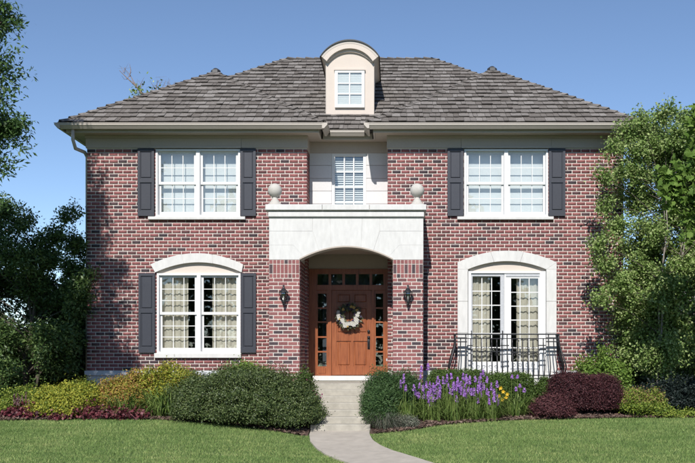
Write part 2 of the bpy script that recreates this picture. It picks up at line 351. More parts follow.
bV, bF = [], []      # joined bricks
def brick_box(org, u, nrm, u0, u1, z0, z1, dep=.005):
    d = dep + random.uniform(-.0018, .0022)
    o = org; k = len(bV)
    for z in (z0, z1):
        for uu in (u0, u1):
            for dd in (-.03, d):
                bV.append((o[0] + u[0]*uu + nrm[0]*dd, o[1] + u[1]*uu + nrm[1]*dd, z))
    # indices: z*4 + u*2 + d
    bF.extend([(k+1,k+3,k+7,k+5),(k,k+1,k+5,k+4),(k+3,k+2,k+6,k+7),(k+4,k+5,k+7,k+6),(k,k+2,k+3,k+1)])
def arch_z(x, xa, xb, zs, za):
    t = (x - (xa + xb) / 2) / ((xb - xa) / 2); return zs + (za - zs) * (1 - min(1, t * t))
def courses(z0, z1):
    n = int((z1 - z0) / BH + .5); return n
def brick_rows(u0, u1, z0, z1, openings, emit, off=0):
    # openings: (ua, ub, zbottom, zspring, zapex)
    n = courses(z0, z1)
    for r in range(n):
        za, zb = z0 + r * BH + JT / 2, min(z0 + (r + 1) * BH - JT / 2, z1 - .002); zm = (za + zb) / 2
        cuts = []
        for (a, b, ob, zs, zp) in openings:
            if zb < ob + .01 or zm > zp: continue
            if zm <= zs: cuts.append((a, b))
            else:
                hw = (b - a) / 2 * math.sqrt(max(0, 1 - (zm - zs) / (zp - zs))); c = (a + b) / 2; cuts.append((c - hw, c + hw))
        s = u0 - (BL / 2 if (r + off) % 2 else 0) + random.uniform(-.004, .004)
        while s < u1:
            segs = [(max(s, u0), min(s + BL - JT, u1))]
            for a, b in cuts:
                ns = []
                for p, q in segs:
                    if q <= a or p >= b: ns.append((p, q)); continue
                    if p < a: ns.append((p, a))
                    if q > b: ns.append((b, q))
                segs = ns
            for p, q in segs:
                if q - p > .02: emit(p, q, za + random.uniform(-.001, .001), zb + random.uniform(-.001, .001))
            s += BL
def backing(mb, org, u, nrm, u0, u1, z0, z1, openings, thick=.30):
    # solid mortar wall with openings, in vertical strips
    cuts = {u0, u1}
    for a, b, ob, zs, zp in openings:
        cuts |= {a, b}
        if zp > zs + 1e-4:
            for k in range(1, 16): cuts.add(a + (b - a) * k / 16)
    cs = sorted(cuts)
    def P(uu, dd, z): return (org[0] + u[0]*uu + nrm[0]*dd, org[1] + u[1]*uu + nrm[1]*dd, z)
    for p, q in zip(cs[:-1], cs[1:]):
        m = (p + q) / 2; iv = [(z0, z0, z1, z1)]
        for a, b, ob, zs, zp in sorted(openings, key=lambda t: t[2]):
            if a - 1e-6 <= m <= b + 1e-6:
                l0, r0, l1, r1 = iv.pop()
                if ob > l0: iv.append((l0, r0, ob, ob))
                ta = arch_z(p, a, b, zs, zp) if zp > zs else zp; tb = arch_z(q, a, b, zs, zp) if zp > zs else zp
                iv.append((ta, tb, l1, r1))
        for l0, r0, l1, r1 in iv:
            if l1 - l0 < .002 and r1 - r0 < .002: continue
            v = [P(p,0,l0),P(q,0,r0),P(q,0,r1),P(p,0,l1),P(p,-thick,l0),P(q,-thick,r0),P(q,-thick,r1),P(p,-thick,l1)]
            mb.add(v, [(0,1,2,3),(7,6,5,4),(0,4,5,1),(3,2,6,7),(0,3,7,4),(1,5,6,2)])

FR = ((0, 0), (1, 0), (0, -1))
# openings (rect / arched) in the two fronts
s0 = scl(0)
def X0(px): return PX(px, 0)
def Z0(py): return PZ(py, 0)
opL = [(X0(156), X0(240.2), Z0(217), Z0(148.2), Z0(148.2)), (X0(157), X0(240.6), Z0(353.5), Z0(268), Z0(257.5))]
opR = [(X0(463.8), X0(547.8), Z0(217), Z0(148.2), Z0(148.2)), (X0(463), X0(551), ZB - .6, Z0(266.5), Z0(256))]
wallmb = MB()
backing(wallmb, (0, .008), (1, 0), (0, -1), XL0, XL1, ZB, ZF + .02, opL)
backing(wallmb, (0, .008), (1, 0), (0, -1), XR0, XR1, ZB, ZF + .02, opR)
brick_rows(XL0, XL1, ZB, ZF, opL, lambda a, b, c, d: brick_box((0, .008), (1, 0), (0, -1), a, b, c, d))
brick_rows(XR0, XR1, ZB, ZF, opR, lambda a, b, c, d: brick_box((0, .008), (1, 0), (0, -1), a, b, c, d), 1)
# side walls, back wall, returns of the recess
def side(org, u, nrm, u1, z0, z1, bricks=True, t=.30, off=1):
    backing(wallmb, org, u, nrm, 0, u1, z0, z1, [], t)
    if bricks: brick_rows(0.01, u1 - .01, z0, z1 - .02, [], lambda a, b, c, d: brick_box(org, u, nrm, a, b, c, d), off)
side((XL0 + .008, .32), (0, 1), (-1, 0), YBACK - .32, ZB, ZF + .02)
side((XR1 - .008, .32), (0, 1), (1, 0), YBACK - .32, ZB, ZF + .02)
side((XL0, YBACK), (1, 0), (0, 1), XR1 - XL0, ZB, ZF + .02, False)
# brick faces on the 30 cm ends of the fronts (outer corners)
brick_rows(.01, .31, ZB, ZF, [], lambda a, b, c, d: brick_box((XL0 + .008, 0), (0, 1), (-1, 0), a, b, c, d), 1)
brick_rows(.01, .31, ZB, ZF, [], lambda a, b, c, d: brick_box((XR1 - .008, 0), (0, 1), (1, 0), a, b, c, d), 1)
ZP = EYE - .70                     # porch floor
for X, nr in ((XL1, (1, 0)), (XR0, (-1, 0))):
    wallmb.box(X - .3 if nr[0] > 0 else X, X if nr[0] > 0 else X + .3,   .309, YU + .3, ZP - .5, ZF + .3)
    wallmb.box(X - .3 if nr[0] > 0 else X, X if nr[0] > 0 else X + .3, .008, .309, ZP - .5, ZB)
    brick_rows(.012, YU, ZB, ZF, [], lambda a, b, c, d: brick_box((X, 0), (0, 1), nr, a, b, c, d), 1)
wall = wallmb.build('wall', M['mortar'], house)

# porch pillars: side walls that carry the lintel
YP = -1.27; sP = scl(YP)
def XP(px): return PX(px, YP)
def ZPp(py): return PZ(py, YP)
ZL = ZPp(259.6)                    # underside of lintel at the pillars
brick_cache = {}
def single_brick(parent, x0, x1, z0, z1, y):
    L, H = round((x1 - x0) / .01) * .01, round((z1 - z0), 3)
    key = (L, round(H, 2))
    if key not in brick_cache:
        mb = MB(); mb.cham(-L/2, L/2, -.006, .03, -H/2, H/2, .003)
        me = bpy.data.meshes.new('brick'); me.from_pydata(mb.v, [], mb.f); me.update(); brick_cache[key] = me
    return link('brick', brick_cache[key], M['brick'], parent, ((x0 + x1) / 2, y + random.uniform(-.0015, .0015), (z0 + z1) / 2))
for (xa, xb, outer) in ((XP(269), XP(299.4), -1), (XP(393), XP(423), 1)):
    mb = MB().box(xa, xb, YP + .008, -.002, ZP - .75, ZL)
    pil = mb.build('porch_pillar', M['mortar'], house)
    zrow = ZL - .085 - .012
    def row_up(z0, z1, n):
        for k in range(n):
            w_ = (xb - xa) / n
            single_brick(pil, xa + k * w_ + JT * .45, xa + (k + 1) * w_ - JT * .45, z0, z1, YP + .008)
    row_up(ZL - .088, ZL - .008, 8); row_up(ZL - .292, ZL - .101, 8); row_up(ZL - .386, ZL - .305, 8)
    zt = ZL - .393; zb_ = ZP - .02; n = int((zt - zb_) / BH)
    brick_rows(xa, xb, zt - n * BH, zt, [], lambda a, b, c, d: single_brick(pil, a, b, c, d, YP + .008))
    # inner and outer faces of the pillar walls
    for X, nr in ((xa, (-1, 0)), (xb, (1, 0))):
        brick_rows(.02, -YP - .01, zt - n * BH, ZL - .008, [], lambda a, b, c, d: brick_box((X, YP), (0, 1), nr, a, b, c, d, .005), 1)
me = np_mesh('bricks', np.array(bV), np.array(bF))
link_b = link('bricks', me, M['brick'], wall); tag(link_b, kind='stuff')

# foundation
f = MB()
for a, b in ((XL0, XL1), (XR0, XR1)):
    f.box(a - .005, b + .005, -.012, .3, ZB - 1.1, ZB - .10)
f.box(XL0 - .012, XL0 + .3, .3, YBACK + .012, ZB - 1.1, ZB - .10); f.box(XR1 - .3, XR1 + .012, .3, YBACK + .012, ZB - 1.1, ZB - .10)
fo = f.build('foundation', M['found'], house)
for a, b in ((XL0 - .05, XP(269) - .01), (XP(423) + .01, X0(457.4) - .003), (X0(556.3) + .003, XR1 + .05)):
    n = max(1, round((b - a) / 1.3))
    for k in range(n):
        w_ = (b - a) / n
        MB().cham(a + k * w_ + .003, a + (k + 1) * w_ - .003, -.055, .02, ZB - .11, ZB - .002, .012).build('sill_stone', M['found'], fo)
for X, s in ((XL0, -1), (XR1, 1)):
    MB().box(X + s * .05, X, .021, YBACK, ZB - .11, ZB - .002).build('sill_stone', M['found'], fo)
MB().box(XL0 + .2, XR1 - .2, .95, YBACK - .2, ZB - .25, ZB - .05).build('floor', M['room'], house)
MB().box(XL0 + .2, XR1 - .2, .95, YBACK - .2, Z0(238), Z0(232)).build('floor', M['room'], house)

# ---------------- roof
TAN = .66; ZE = PZ(122.0, -.5)
XEL, XER = PX(60.0, -.5), PX(643.5, -.5)
XLI, XRI = PX(323.2, -.5), PX(368.4, -.5)
YE, YM = -.5, .22
hL, hR = (XLI - XEL) / 2, (XER - XRI) / 2
run = 4.45; YRG = YM + run; YBE = YRG + run
rxL, rxR = XEL + hL, XRI + hR
RL, RRr = XEL + run, XER - run
def rz(run_): return ZE + TAN * run_
slopes = {}   # name: (origin, u, plan inward dir, polygon in plan)
slopes['left_front'] = ((0, YE), (1, 0), (0, 1), [(XEL, YE), (XLI, YE), (rxL, YE + hL)])
slopes['right_front'] = ((0, YE), (1, 0), (0, 1), [(XRI, YE), (XER, YE), (rxR, YE + hR)])
slopes['main'] = ((0, YM), (1, 0), (0, 1), [(XLI, YM), (XRI, YM), (rxR, YM + hR), (RRr, YRG), (RL, YRG), (rxL, YM + hL)])
slopes['left_inner'] = ((XLI, 0), (0, 1), (-1, 0), [(XLI, YE), (XLI, YM), (rxL, YM + hL), (rxL, YE + hL)])
slopes['right_inner'] = ((XRI, 0), (0, -1), (1, 0), [(XRI, YM), (XRI, YE), (rxR, YE + hR), (rxR, YM + hR)])
slopes['left'] = ((XEL, 0), (0, -1), (1, 0), [(XEL, YBE), (XEL, YE), (rxL, YE + hL), (rxL, YM + hL), (RL, YRG)])
slopes['right'] = ((XER, 0), (0, 1), (-1, 0), [(XER, YE), (XER, YBE), (RRr, YRG), (rxR, YM + hR), (rxR, YE + hR)])
slopes['back'] = ((0, YBE), (-1, 0), (0, -1), [(XER, YBE), (XEL, YBE), (RL, YRG), (RRr, YRG)])
deck = MB()
for nm, (o_, u, inn, poly) in slopes.items():
    v = []
    for (x, y) in poly:
        r_ = (x - o_[0]) * inn[0] + (y - o_[1]) * inn[1]; v.append((x, y, rz(r_) - .012))
    n = len(v); deck.add(v + [(a, b, c - .10) for a, b, c in v], [tuple(range(n)), tuple(range(2*n-1, n-1, -1))] + [(i, i+n, (i+1)%n+n, (i+1)%n) for i in range(n)])
roof = deck.build('roof', M['lead'], house)
EXPO = .262; CT = math.cos(math.atan(TAN)); ST = math.sin(math.atan(TAN))
def urange(poly, v):
    us = []
    n = len(poly)
    for i in range(n):
        (u0, v0), (u1, v1) = poly[i], poly[(i+1) % n]
        if (v0 - v) * (v1 - v) <= 0 and abs(v1 - v0) > 1e-9:
            us.append(u0 + (u1 - u0) * (v - v0) / (v1 - v0))
    return (min(us), max(us)) if len(us) > 1 else None
cand = []; sV, sF = [], []
for nm, (o_, u, inn, poly) in slopes.items():
    pl = [((x * u[0] + y * u[1]), ((x - o_[0]) * inn[0] + (y - o_[1]) * inn[1]) / CT) for x, y in poly]
    vmax = max(p[1] for p in pl)
    def W(uu, v, lift):
        r_ = v * CT
        base = (u[0]*uu + inn[0]*(r_) + (o_[0] if u[0] == 0 else 0), u[1]*uu + inn[1]*(r_) + (o_[1] if u[1] == 0 else 0), rz(r_))
        return (base[0] - inn[0]*ST*lift, base[1] - inn[1]*ST*lift, base[2] + CT*lift)
    j = 0
    while j * EXPO < vmax - .03:
        va = j * EXPO; vb = min(va + EXPO + .07, vmax)
        ra = urange(pl, max(va, 1e-4)); rb = urange(pl, min(vb, vmax - 1e-4))
        if ra is None or rb is None: break
        lo, hi = min(ra[0], rb[0]), max(ra[1], rb[1])
        uu = lo - random.uniform(0, .2)
        while uu < hi:
            wd = random.choice((.10, .13, .15, .18, .21, .25)) * random.uniform(.9, 1.1)
            a0, a1 = uu + .003, uu + wd - .003; uu += wd
            l0, l1 = max(a0, ra[0]), min(a1, ra[1]); t0, t1 = max(a0, rb[0]), min(a1, rb[1])
            if l1 - l0 < .015 and t1 - t0 < .015: continue
            if l1 < l0: l0 = l1 = min(max((l0 + l1) / 2, ra[0]), ra[1])
            if t1 < t0: t0 = t1 = min(max((t0 + t1) / 2, rb[0]), rb[1])
            th = random.uniform(.014, .026); lf = random.uniform(.014, .030); dv = random.uniform(-.014, .014) - (.035 if j == 0 else 0)
            lg = lf + random.uniform(-.006, .006)
            q = [W(l0, va + dv, lf + th), W(l1, va + dv + random.uniform(-.006, .006), lg + th), W(t1, vb, .003), W(t0, vb, .003), W(l0, va + dv, lf), W(l1, va + dv, lg), W(t1, vb, -.008), W(t0, vb, -.008)]
            cand.append((nm, q[0][1], q))
        j += 1
SF = [(0,1,2,3),(4,5,1,0),(4,0,3,7),(5,6,2,1),(7,6,5,4)]
front = sorted([c for c in cand if c[0] in ('left_front', 'right_front')], key=lambda c: c[1])[:300]
ids = set(id(c) for c in front)
for c in front:
    cx = sum(p[0] for p in c[2]) / 8; cy = sum(p[1] for p in c[2]) / 8; cz = sum(p[2] for p in c[2]) / 8
    me = bpy.data.meshes.new('shingle'); me.from_pydata([(p[0]-cx, p[1]-cy, p[2]-cz) for p in c[2]], [], SF); me.update()
    me.materials.append(M['shingle']); me.materials.append(M['shade_line']); me.polygons[1].material_index = 1
    link('shingle', me, M['shingle'], roof, (cx, cy, cz))
sm = MB()
for c in cand:
    if id(c) not in ids: sm.add(c[2], SF)
so2 = sm.build('shingles', M['shingle'], roof, kind='stuff'); so2.data.materials.append(M['shade_line'])
for i_ in range(1, len(so2.data.polygons), 5): so2.data.polygons[i_].material_index = 1  # butt faces carry the painted shadow line of each course
# hip and ridge caps
def caps(p, q, step=.245):
    p, q = Vector(p), Vector(q); d = q - p; L = d.length; d.normalize()
    sd = d.cross(Vector((0, 0, 1))).normalized(); up = sd.cross(d).normalized()
    n = max(1, int(L / step))
    for k in range(n):
        c = p + d * (L * k / n); e = p + d * (L * (k + 1) / n + .06); mb = MB()
        hw = random.uniform(.095, .115); a = .022 + random.uniform(0, .012)
        l0, l1 = a + .03, .012
        v = [c + up*l0, c + sd*hw - up*(.055 - l0), c - sd*hw - up*(.055 - l0), e + up*l1, e + sd*hw - up*(.055 - l1), e - sd*hw - up*(.055 - l1),
             c + up*(l0-.03), c + sd*hw - up*(.085 - l0), c - sd*hw - up*(.085 - l0)]
        v += [v[4] - up * .035, v[5] - up * .035]; v[7] = v[7] - up * .01; v[8] = v[8] - up * .01
        cen = (c + e) / 2
        mb.add([t - cen for t in v], [(0,3,4,1),(0,2,5,3),(0,1,7,6),(0,6,8,2),(1,4,9,7),(2,8,10,5)])
        o = mb.build('hip_cap', M['shingle'], roof, loc=tuple(cen)); o.data.materials.append(M['shade_line'])
        for i_ in (2, 3, 4, 5): o.data.polygons[i_].material_index = 1  # cap ends and sides painted dark as the hip's shadow line
caps((XEL, YE, ZE), (rxL, YE + hL, rz(hL))); caps((XLI, YE, ZE), (rxL, YE + hL, rz(hL)))
caps((XRI, YE, ZE), (rxR, YE + hR, rz(hR))); caps((XER, YE, ZE), (rxR, YE + hR, rz(hR)))
caps((rxL, YM + hL, rz(hL)), (RL, YRG, rz(run))); caps((rxR, YM + hR, rz(hR)), (RRr, YRG, rz(run)))
caps((RL, YRG, rz(run)), (RRr, YRG, rz(run)))
caps((rxL, YE + hL + .05, rz(hL)), (rxL, YM + hL, rz(hL))); caps((rxR, YE + hR + .05, rz(hR)), (rxR, YM + hR, rz(hR)))
caps((XEL, YBE, ZE), (RL, YRG, rz(run))); caps((XER, YBE, ZE), (RRr, YRG, rz(run)))
for rx, y, h in ((rxL, YE + hL, hL), (rxR, YE + hR, hR)):
    MB().lathe(rx, y, [(.13, rz(h) - .03), (.12, rz(h) + .05), (.05, rz(h) + .10), (.02, rz(h) + .11)], 6, False).build('peak_flashing', M['lead'], roof)

# ---------------- eaves: gutter, fascia, soffit, frieze
ZG = PZ(123.0, -.55); ZGB = PZ(128.6, -.55); ZS = PZ(132.6, -.40)
GP = [(.0, ZGB), (.045, ZGB), (.085, ZGB + .045), (.115, ZGB + .075), (.115, ZG - .012), (.125, ZG - .012), (.125, ZG), (.0, ZG)]
def run_prof(mb, prof, p, q, out):
    v = [(p[0] + out[0]*d, p[1] + out[1]*d, z) for d, z in prof] + [(q[0] + out[0]*d, q[1] + out[1]*d, z) for d, z in prof]
    n = len(prof); mb.add(v, [tuple(range(n-1, -1, -1)), tuple(range(n, 2*n))] + [(i, (i+1)%n, (i+1)%n+n, i+n) for i in range(n)])
GO = .02
runs = [((XEL - .02, YE + GO), (XLI + .02, YE + GO), (0, -1)), ((XRI - .02, YE + GO), (XER + .02, YE + GO), (0, -1)),
        ((XLI + .108, YM + GO), (XRI - .108, YM + GO), (0, -1)),
        ((XLI - GO, YE - .10), (XLI - GO, YM + .0), (1, 0)), ((XRI + GO, YE - .10), (XRI + GO, YM + .0), (-1, 0)),
        ((XEL + GO, YE - .10), (XEL + GO, YBE), (-1, 0)), ((XER - GO, YE - .10), (XER - GO, YBE), (1, 0))]
gut = None
for p, q, o_ in runs:
    mb = MB(); run_prof(mb, GP, p, q, o_); gg = mb.build('gutter', M['gutter'], house)
    if gut is None: gut = gg
# fascia below and behind the gutter
fz0, fz1 = ZS, ZE - .05
for nm, b in {'a': (XEL + .10, XLI - .10, YE + .10, YE + .135), 'b': (XRI + .10, XER - .10, YE + .10, YE + .135), 'c': (XLI - .07, XRI + .07, YM + .10, YM + .135),
              'd': (XLI - .135, XLI - .10, YE + .138, YM + .13), 'e': (XRI + .10, XRI + .135, YE + .138, YM + .13),
              'f': (XEL + .10, XEL + .135, YE + .138, YBE - .14), 'g': (XER - .135, XER - .10, YE + .138, YBE - .14)}.items():
    MB().box(*b, fz0, fz1).build('fascia', M['gutter'], house)
for b in ((XEL + .138, XLI - .138, YE + .138, .05), (XRI + .138, XER - .138, YE + .138, .05), (XLI - .137, XRI + .137, YM + .137, YU + .1),
          (XLI - .138 - .4, XLI - .138, .052, YM + .4), (XRI + .138, XRI + .138 + .4, .052, YM + .4),
          (XEL + .138, XL0 + .1, .052, YBE - .2), (XR1 - .1, XER - .138, .052, YBE - .2), (XEL + .3, XER - .3, YBACK - .1, YBE)):
    MB().box(*b, ZS + .012, ZS + .03).build('soffit', M['taupe'], house)
# frieze boards: three to a wing, the middle one proud over the window
for a, b, c, d in ((XL0, X0(151), X0(241.3), XL1), (XR0, X0(461), X0(551), XR1)):
    for k, (p, q) in enumerate(((a - .022, b), (b, c), (c, d + .022))):
        fr = MB().box(p + .002, q - .002, -.03 - (.012 if k == 1 else 0), .01, ZF, ZS + .011).build('frieze_board', M['taupe'], house)
        if k == 1: MB().box(p + .002, q - .002, -.060, -.043, ZF - .004, ZF + .022).build('drip_cap', M['gutter'], fr)
    MB().box(a - .022, d + .022, -.075, -.034, ZS - .05, ZS + .0105).build('bed_mould', M['taupe'], house)
ZFC = PZ(153.2, YU - .03)
MB().box(XL1 + .001, XR0 - .001, YU - .035, YU + .06, ZFC, ZS + .011).build('frieze_board', M['taupe'], house)
for X, s in ((XL1, 1), (XR0, -1)):
    MB().box(X + s * .022, X - s * .01, .011, YU - .036, ZF, ZS + .011).build('frieze_board', M['taupe'], house)
for X, s in ((XL0, -1), (XR1, 1)):
    MB().box(X + s * .022, X - s * .01, .011, YBACK, ZF, ZS + .011).build('frieze_board', M['taupe'], house)
# downspout at the left corner
xd = XL0 - .05
MB().tube([(PX(73, -.45), -.46, ZGB + .02), (PX(73, -.45), -.46, ZGB - .22), (PX(75.5, -.4), -.40, PZ(148.5, -.4)), (xd - .03, .10, PZ(151.5, 0)), (xd, .18, PZ(156, 0)), (xd, .18, float(gz(xd, 0)) + .25)], .04, 10).build('downspout', M['gutter'], house)

# ---------------- recessed centre wall
XWa, XWb = PX(332, YU), PX(366, YU)
ccmb = MB().box(XL1 + .001, XWa, YU + .008, YU + .25, PZ(214, YU), ZS); ccmb.box(XWb, XR0 - .001, YU + .008, YU + .25, PZ(214, YU), ZS)
ccmb.box(XWa, XWb, YU + .06, YU + .25, ZFC, ZS)
fac = ccmb.build('stone_facing', M['mortar'], house)
zz = [PZ(p, YU) for p in (208, 204.0, 191.2, 178.5, 165.5, 153.2)]
for a, b in ((XL1 + .004, XWa - .004), (XWb + .004, XR0 - .004)):
    for z0, z1 in zip(zz[:-1], zz[1:]):
        MB().cham(a, b, YU - .02, YU + .02, z0 + .003, z1 - .003, .006).build('stone_block', M['facing'], fac)

# ---------------- windows
def pane(parent, x0, x1, y, z0, z1):
    MB().box(x0, x1, y, y + .004, z0, z1).build('pane', M['glass'], parent)
def grid(parent, x0, x1, z0, z1, cols_, rows_, y, m, bar=.022, dep=.02):
    for k in range(1, cols_):
        x = x0 + (x1 - x0) * k / cols_; MB().box(x - bar/2, x + bar/2, y, y + dep, z0, z1).build('muntin', m, parent)
    for k in range(1, rows_):
        z = z0 + (z1 - z0) * k / rows_; MB().box(x0, x1, y + .002, y + dep - .002, z - bar/2, z + bar/2).build('muntin', m, parent)
def sash(parent, x0, x1, z0, z1, y, cols_, rows_, st=.045, bot=.06, m='white', name='sash', bar=.015):
    mb = MB().box(x0, x0 + st, y, y + .035, z0, z1).box(x1 - st, x1, y, y + .035, z0, z1)
    mb.box(x0 + st, x1 - st, y + .001, y + .034, z0, z0 + bot).box(x0 + st, x1 - st, y + .001, y + .034, z1 - st, z1)
    mb.build(name, M[m], parent)
    pane(parent, x0 + st, x1 - st, y + .016, z0 + bot, z1 - st)
    grid(parent, x0 + st, x1 - st, z0 + bot, z1 - st, cols_, rows_, y + .004, M[m], bar)
def double_hung(label, x0, x1, z0, z1, rows_, ysash=.045):
    fw = .045
    mb = MB().box(x0, x0 + fw, -.015, .14, z0, z1).box(x1 - fw, x1, -.015, .14, z0, z1).box(x0 + fw, x1 - fw, -.014, .139, z1 - fw, z1).box(x0 + fw, x1 - fw, -.014, .139, z0, z0 + .04)
    xm = (x0 + x1) / 2
    mb.box(xm - .042, xm + .042, -.014, .139, z0 + .04, z1 - fw)
    win = mb.build('window', M['white'], house, label)
    zm = z0 + .04 + (z1 - fw - z0 - .04) * .49
    for a, b in ((x0 + fw + .012, xm - .054), (xm + .054, x1 - fw - .012)):
        for p in (a - .011, b + .001): MB().box(p, p + .010, .02, .13, z0 + .041, z1 - fw - .001).build('jamb_liner', M['greyw'], win)
        sash(win, a, b, zm - .01, z1 - fw - .004, ysash, 3, rows_)
        sash(win, a, b, z0 + .044, zm + .03, ysash + .038, 3, rows_, bot=.075)
    return win
def sill(parent, x0, x1, z0, z1):
    MB().cham(x0, x1, -.075, .0, z0, z1, .01).build('sill', M['stone'], parent)
def shutter(x0, x1, z0, z1, label):
    mb = MB(); st = .052
    mb.box(x0, x1, -.030, -.004, z0, z1)
    zm = z0 + (z1 - z0) * .525
    mb.box(x0, x0 + st, -.052, -.030, z0, z1).box(x1 - st, x1, -.052, -.030, z0, z1)
    for a, b in ((z0, z0 + .12), (zm - .045, zm + .045), (z1 - .065, z1)): mb.box(x0 + st, x1 - st, -.0515, -.030, a, b)
    sh = mb.build('shutter', M['shutter'], house, label)
    for a, b in ((z0 + .12, zm - .045), (zm + .045, z1 - .065)):
        MB().cham(x0 + st + .018, x1 - st - .018, -.047, -.029, a + .02, b - .02, .014).build('raised_panel', M['shutter'], sh)
for a, b, s1, s2, s3, s4, side_, dec in ((155.8, 240.2, 138.2, 154.6, 240.8, 256, 'left', 0), (464.2, 548, 447.4, 463.3, 548.6, 565, 'right', 0)):
    wn = double_hung('white upper window with pale shade on the %s wing' % side_, X0(a), X0(b), Z0(216.8), Z0(149.2), 2)
    sill(wn, X0(a) - .16, X0(b) + .12, Z0(220), Z0(216.9))
    for (p, q) in ((X0(a) + .06, X0((a + b) / 2) - .01), (X0((a + b) / 2) + .01, X0(b) - .06)):
        MB().box(p, q, .235, .24, Z0(217), Z0(148)).build('roller_shade', M['shade'], wn)
    shutter(X0(s1), X0(s2), Z0(216.2), Z0(148.9), None); shutter(X0(s3), X0(s4), Z0(216.2), Z0(148.9), None)
def curtain(parent, x0, x1, z0, z1, y, folds, amp=.013, scallops=None):
    n = folds * 8; V = []; F = []
    ph = random.random() * 6
    for k in range(n + 1):
        x = x0 + (x1 - x0) * k / n; yy = y + amp * math.sin(k / 8 * 2 * math.pi + ph) + .012 * math.sin(k * .37)
        V += [(x, yy, z0), (x, yy, z1)]
    for k in range(n): F.append((2*k, 2*k+2, 2*k+3, 2*k+1))
    mb = MB(); mb.add(V, F, True); c = mb.build('curtain', M['curtain'], parent)
    if scallops:
        for z in scallops:
            w_ = (x1 - x0) / 2
            for j in range(2):
                pts = [(x0 + w_ * (j + t / 6), y - amp - .012, z - .035 * math.sin(math.pi * t / 6)) for t in range(7)]
                MB().tube(pts, .006, 4).build('curtain_trim', M['trim'], parent)
    return c
# lower left window, arched stone head
a, b, z0, z1 = X0(157), X0(240.6), Z0(353.2), Z0(273.3)
wn = double_hung('white lower window with cream curtains under an arched stone head', a, b, z0, z1, 3)
sill(wn, a - .05, b + .02, Z0(358), Z0(353.3))
for (p, q) in ((a + .07, a + .67), (b - .67, b - .07)): curtain(wn, p, q, z0 + .02, z1 + .1, .20, 6)
def arc(x0, x1, zs, za, n=24): return [(x0 + (x1 - x0) * k / n, arch_z(x0 + (x1 - x0) * k / n, x0, x1, zs, za)) for k in range(n + 1)]
lo = arc(X0(155.5), X0(242), Z0(272.5), Z0(262.4)); hi = arc(X0(151), X0(243.5), Z0(264.5), Z0(253.4))
tp = MB().band([(x, z1 + .001) for x, _ in lo], [(x, max(z + .02, z1 + .004)) for x, z in lo], .045, .12).build('tympanum', M['stucco'], house)
head = MB().band([(x, z + .012) for x, z in lo], [(x, z - .012) for x, z in hi], -.035, .10).build('arch_stone', M['mortar'], house)
cuts = [0, 8, 16, 24]
for p, q in zip(cuts[:-1], cuts[1:]):
    l_, h_ = lo[p:q+1], hi[p:q+1]
    l_ = [(l_[0][0] + (.003 if p else 0), l_[0][1])] + l_[1:-1] + [(l_[-1][0] - .003, l_[-1][1])]
    h_ = [(h_[0][0] + (.003 if p else 0), h_[0][1])] + h_[1:-1] + [(h_[-1][0] - .003, h_[-1][1])]
    MB().band(l_, h_, -.045, .09).build('voussoir', M['stone'], head)
shutter(X0(139), X0(155.4), Z0(352.6), Z0(273.2), None); shutter(X0(241.2), X0(256.2), Z0(352.6), Z0(273.2), None)

# french door on the right with stone surround
xa, xb, za, zb = X0(468.2), X0(546.2), ZB - .6, Z0(270)
lo = arc(X0(467.8), X0(546), Z0(269.3), Z0(261.2)); hi = arc(X0(457.5), X0(556.3), Z0(262.5), Z0(250.8))
sur = MB().band([(x, z + .012) for x, z in lo], [(x, z - .012) for x, z in hi], -.03, .12)
sur.box(X0(458), X0(467.3), -.03, .12, ZB - .9, Z0(269.3)); sur.box(X0(546.5), X0(555.8), -.03, .12, ZB - .9, Z0(269.3))
suro = sur.build('door_surround', M['mortar'], house)
for p, q in ((0, 8), (8, 16), (16, 24)):
    l_, h_ = list(lo[p:q+1]), list(hi[p:q+1])
    if p: l_[0] = (l_[0][0] + .003, l_[0][1]); h_[0] = (h_[0][0] + .003, h_[0][1])
    l_[-1] = (l_[-1][0] - .003, l_[-1][1]); h_[-1] = (h_[-1][0] - .003, h_[-1][1])
    MB().band(l_, h_, -.045, .10).build('voussoir', M['stone'], suro)
zj = [ZB - .95, Z0(372), Z0(333), Z0(301.5), Z0(269.3)]
for u0, u1, t0, t1 in ((457.5, 467.8, 262.5, 269.3), (546, 556.3, 269.3, 262.5)):
    for z0, z1 in zip(zj[:-1], zj[1:]):
        z1_ = z1 - .003
        MB().cham(X0(u0), X0(u1), -.045, .11, z0 + .003, z1_, .004).build('jamb_stone', M['stone'], suro)
    poly = [(X0(u0), Z0(269.3)), (X0(u1), Z0(269.3)), (X0(u1), Z0(t1) - .001), (X0(u0), Z0(t0) - .001)]
    MB().prism(poly, -.0445, .10).build('jamb_stone', M['stone'], suro)
MB().band([(x, Z0(271.2)) for x, _ in lo], [(x, max(z + .02, Z0(271.1))) for x, z in lo], .05, .12).build('tympanum', M['stucco'], house)
fx0, fx1, fz0_, fz1_ = X0(468.4), X0(545.6), Z0(371), Z0(271.2)
mb = MB().box(fx0, fx0 + .06, -.005, .14, fz0_, fz1_).box(fx1 - .13, fx1, -.005, .14, fz0_, fz1_).box(fx0 + .06, fx1 - .13, -.004, .139, fz1_ - .045, fz1_).box(fx0 + .06, fx1 - .13, -.004, .139, fz0_, fz0_ + .05)
fd = mb.build('french_door', M['white'], house, 'white glazed door with cream curtains behind the iron railing')
zt = fz1_ - .05; zb2 = fz0_ + .05
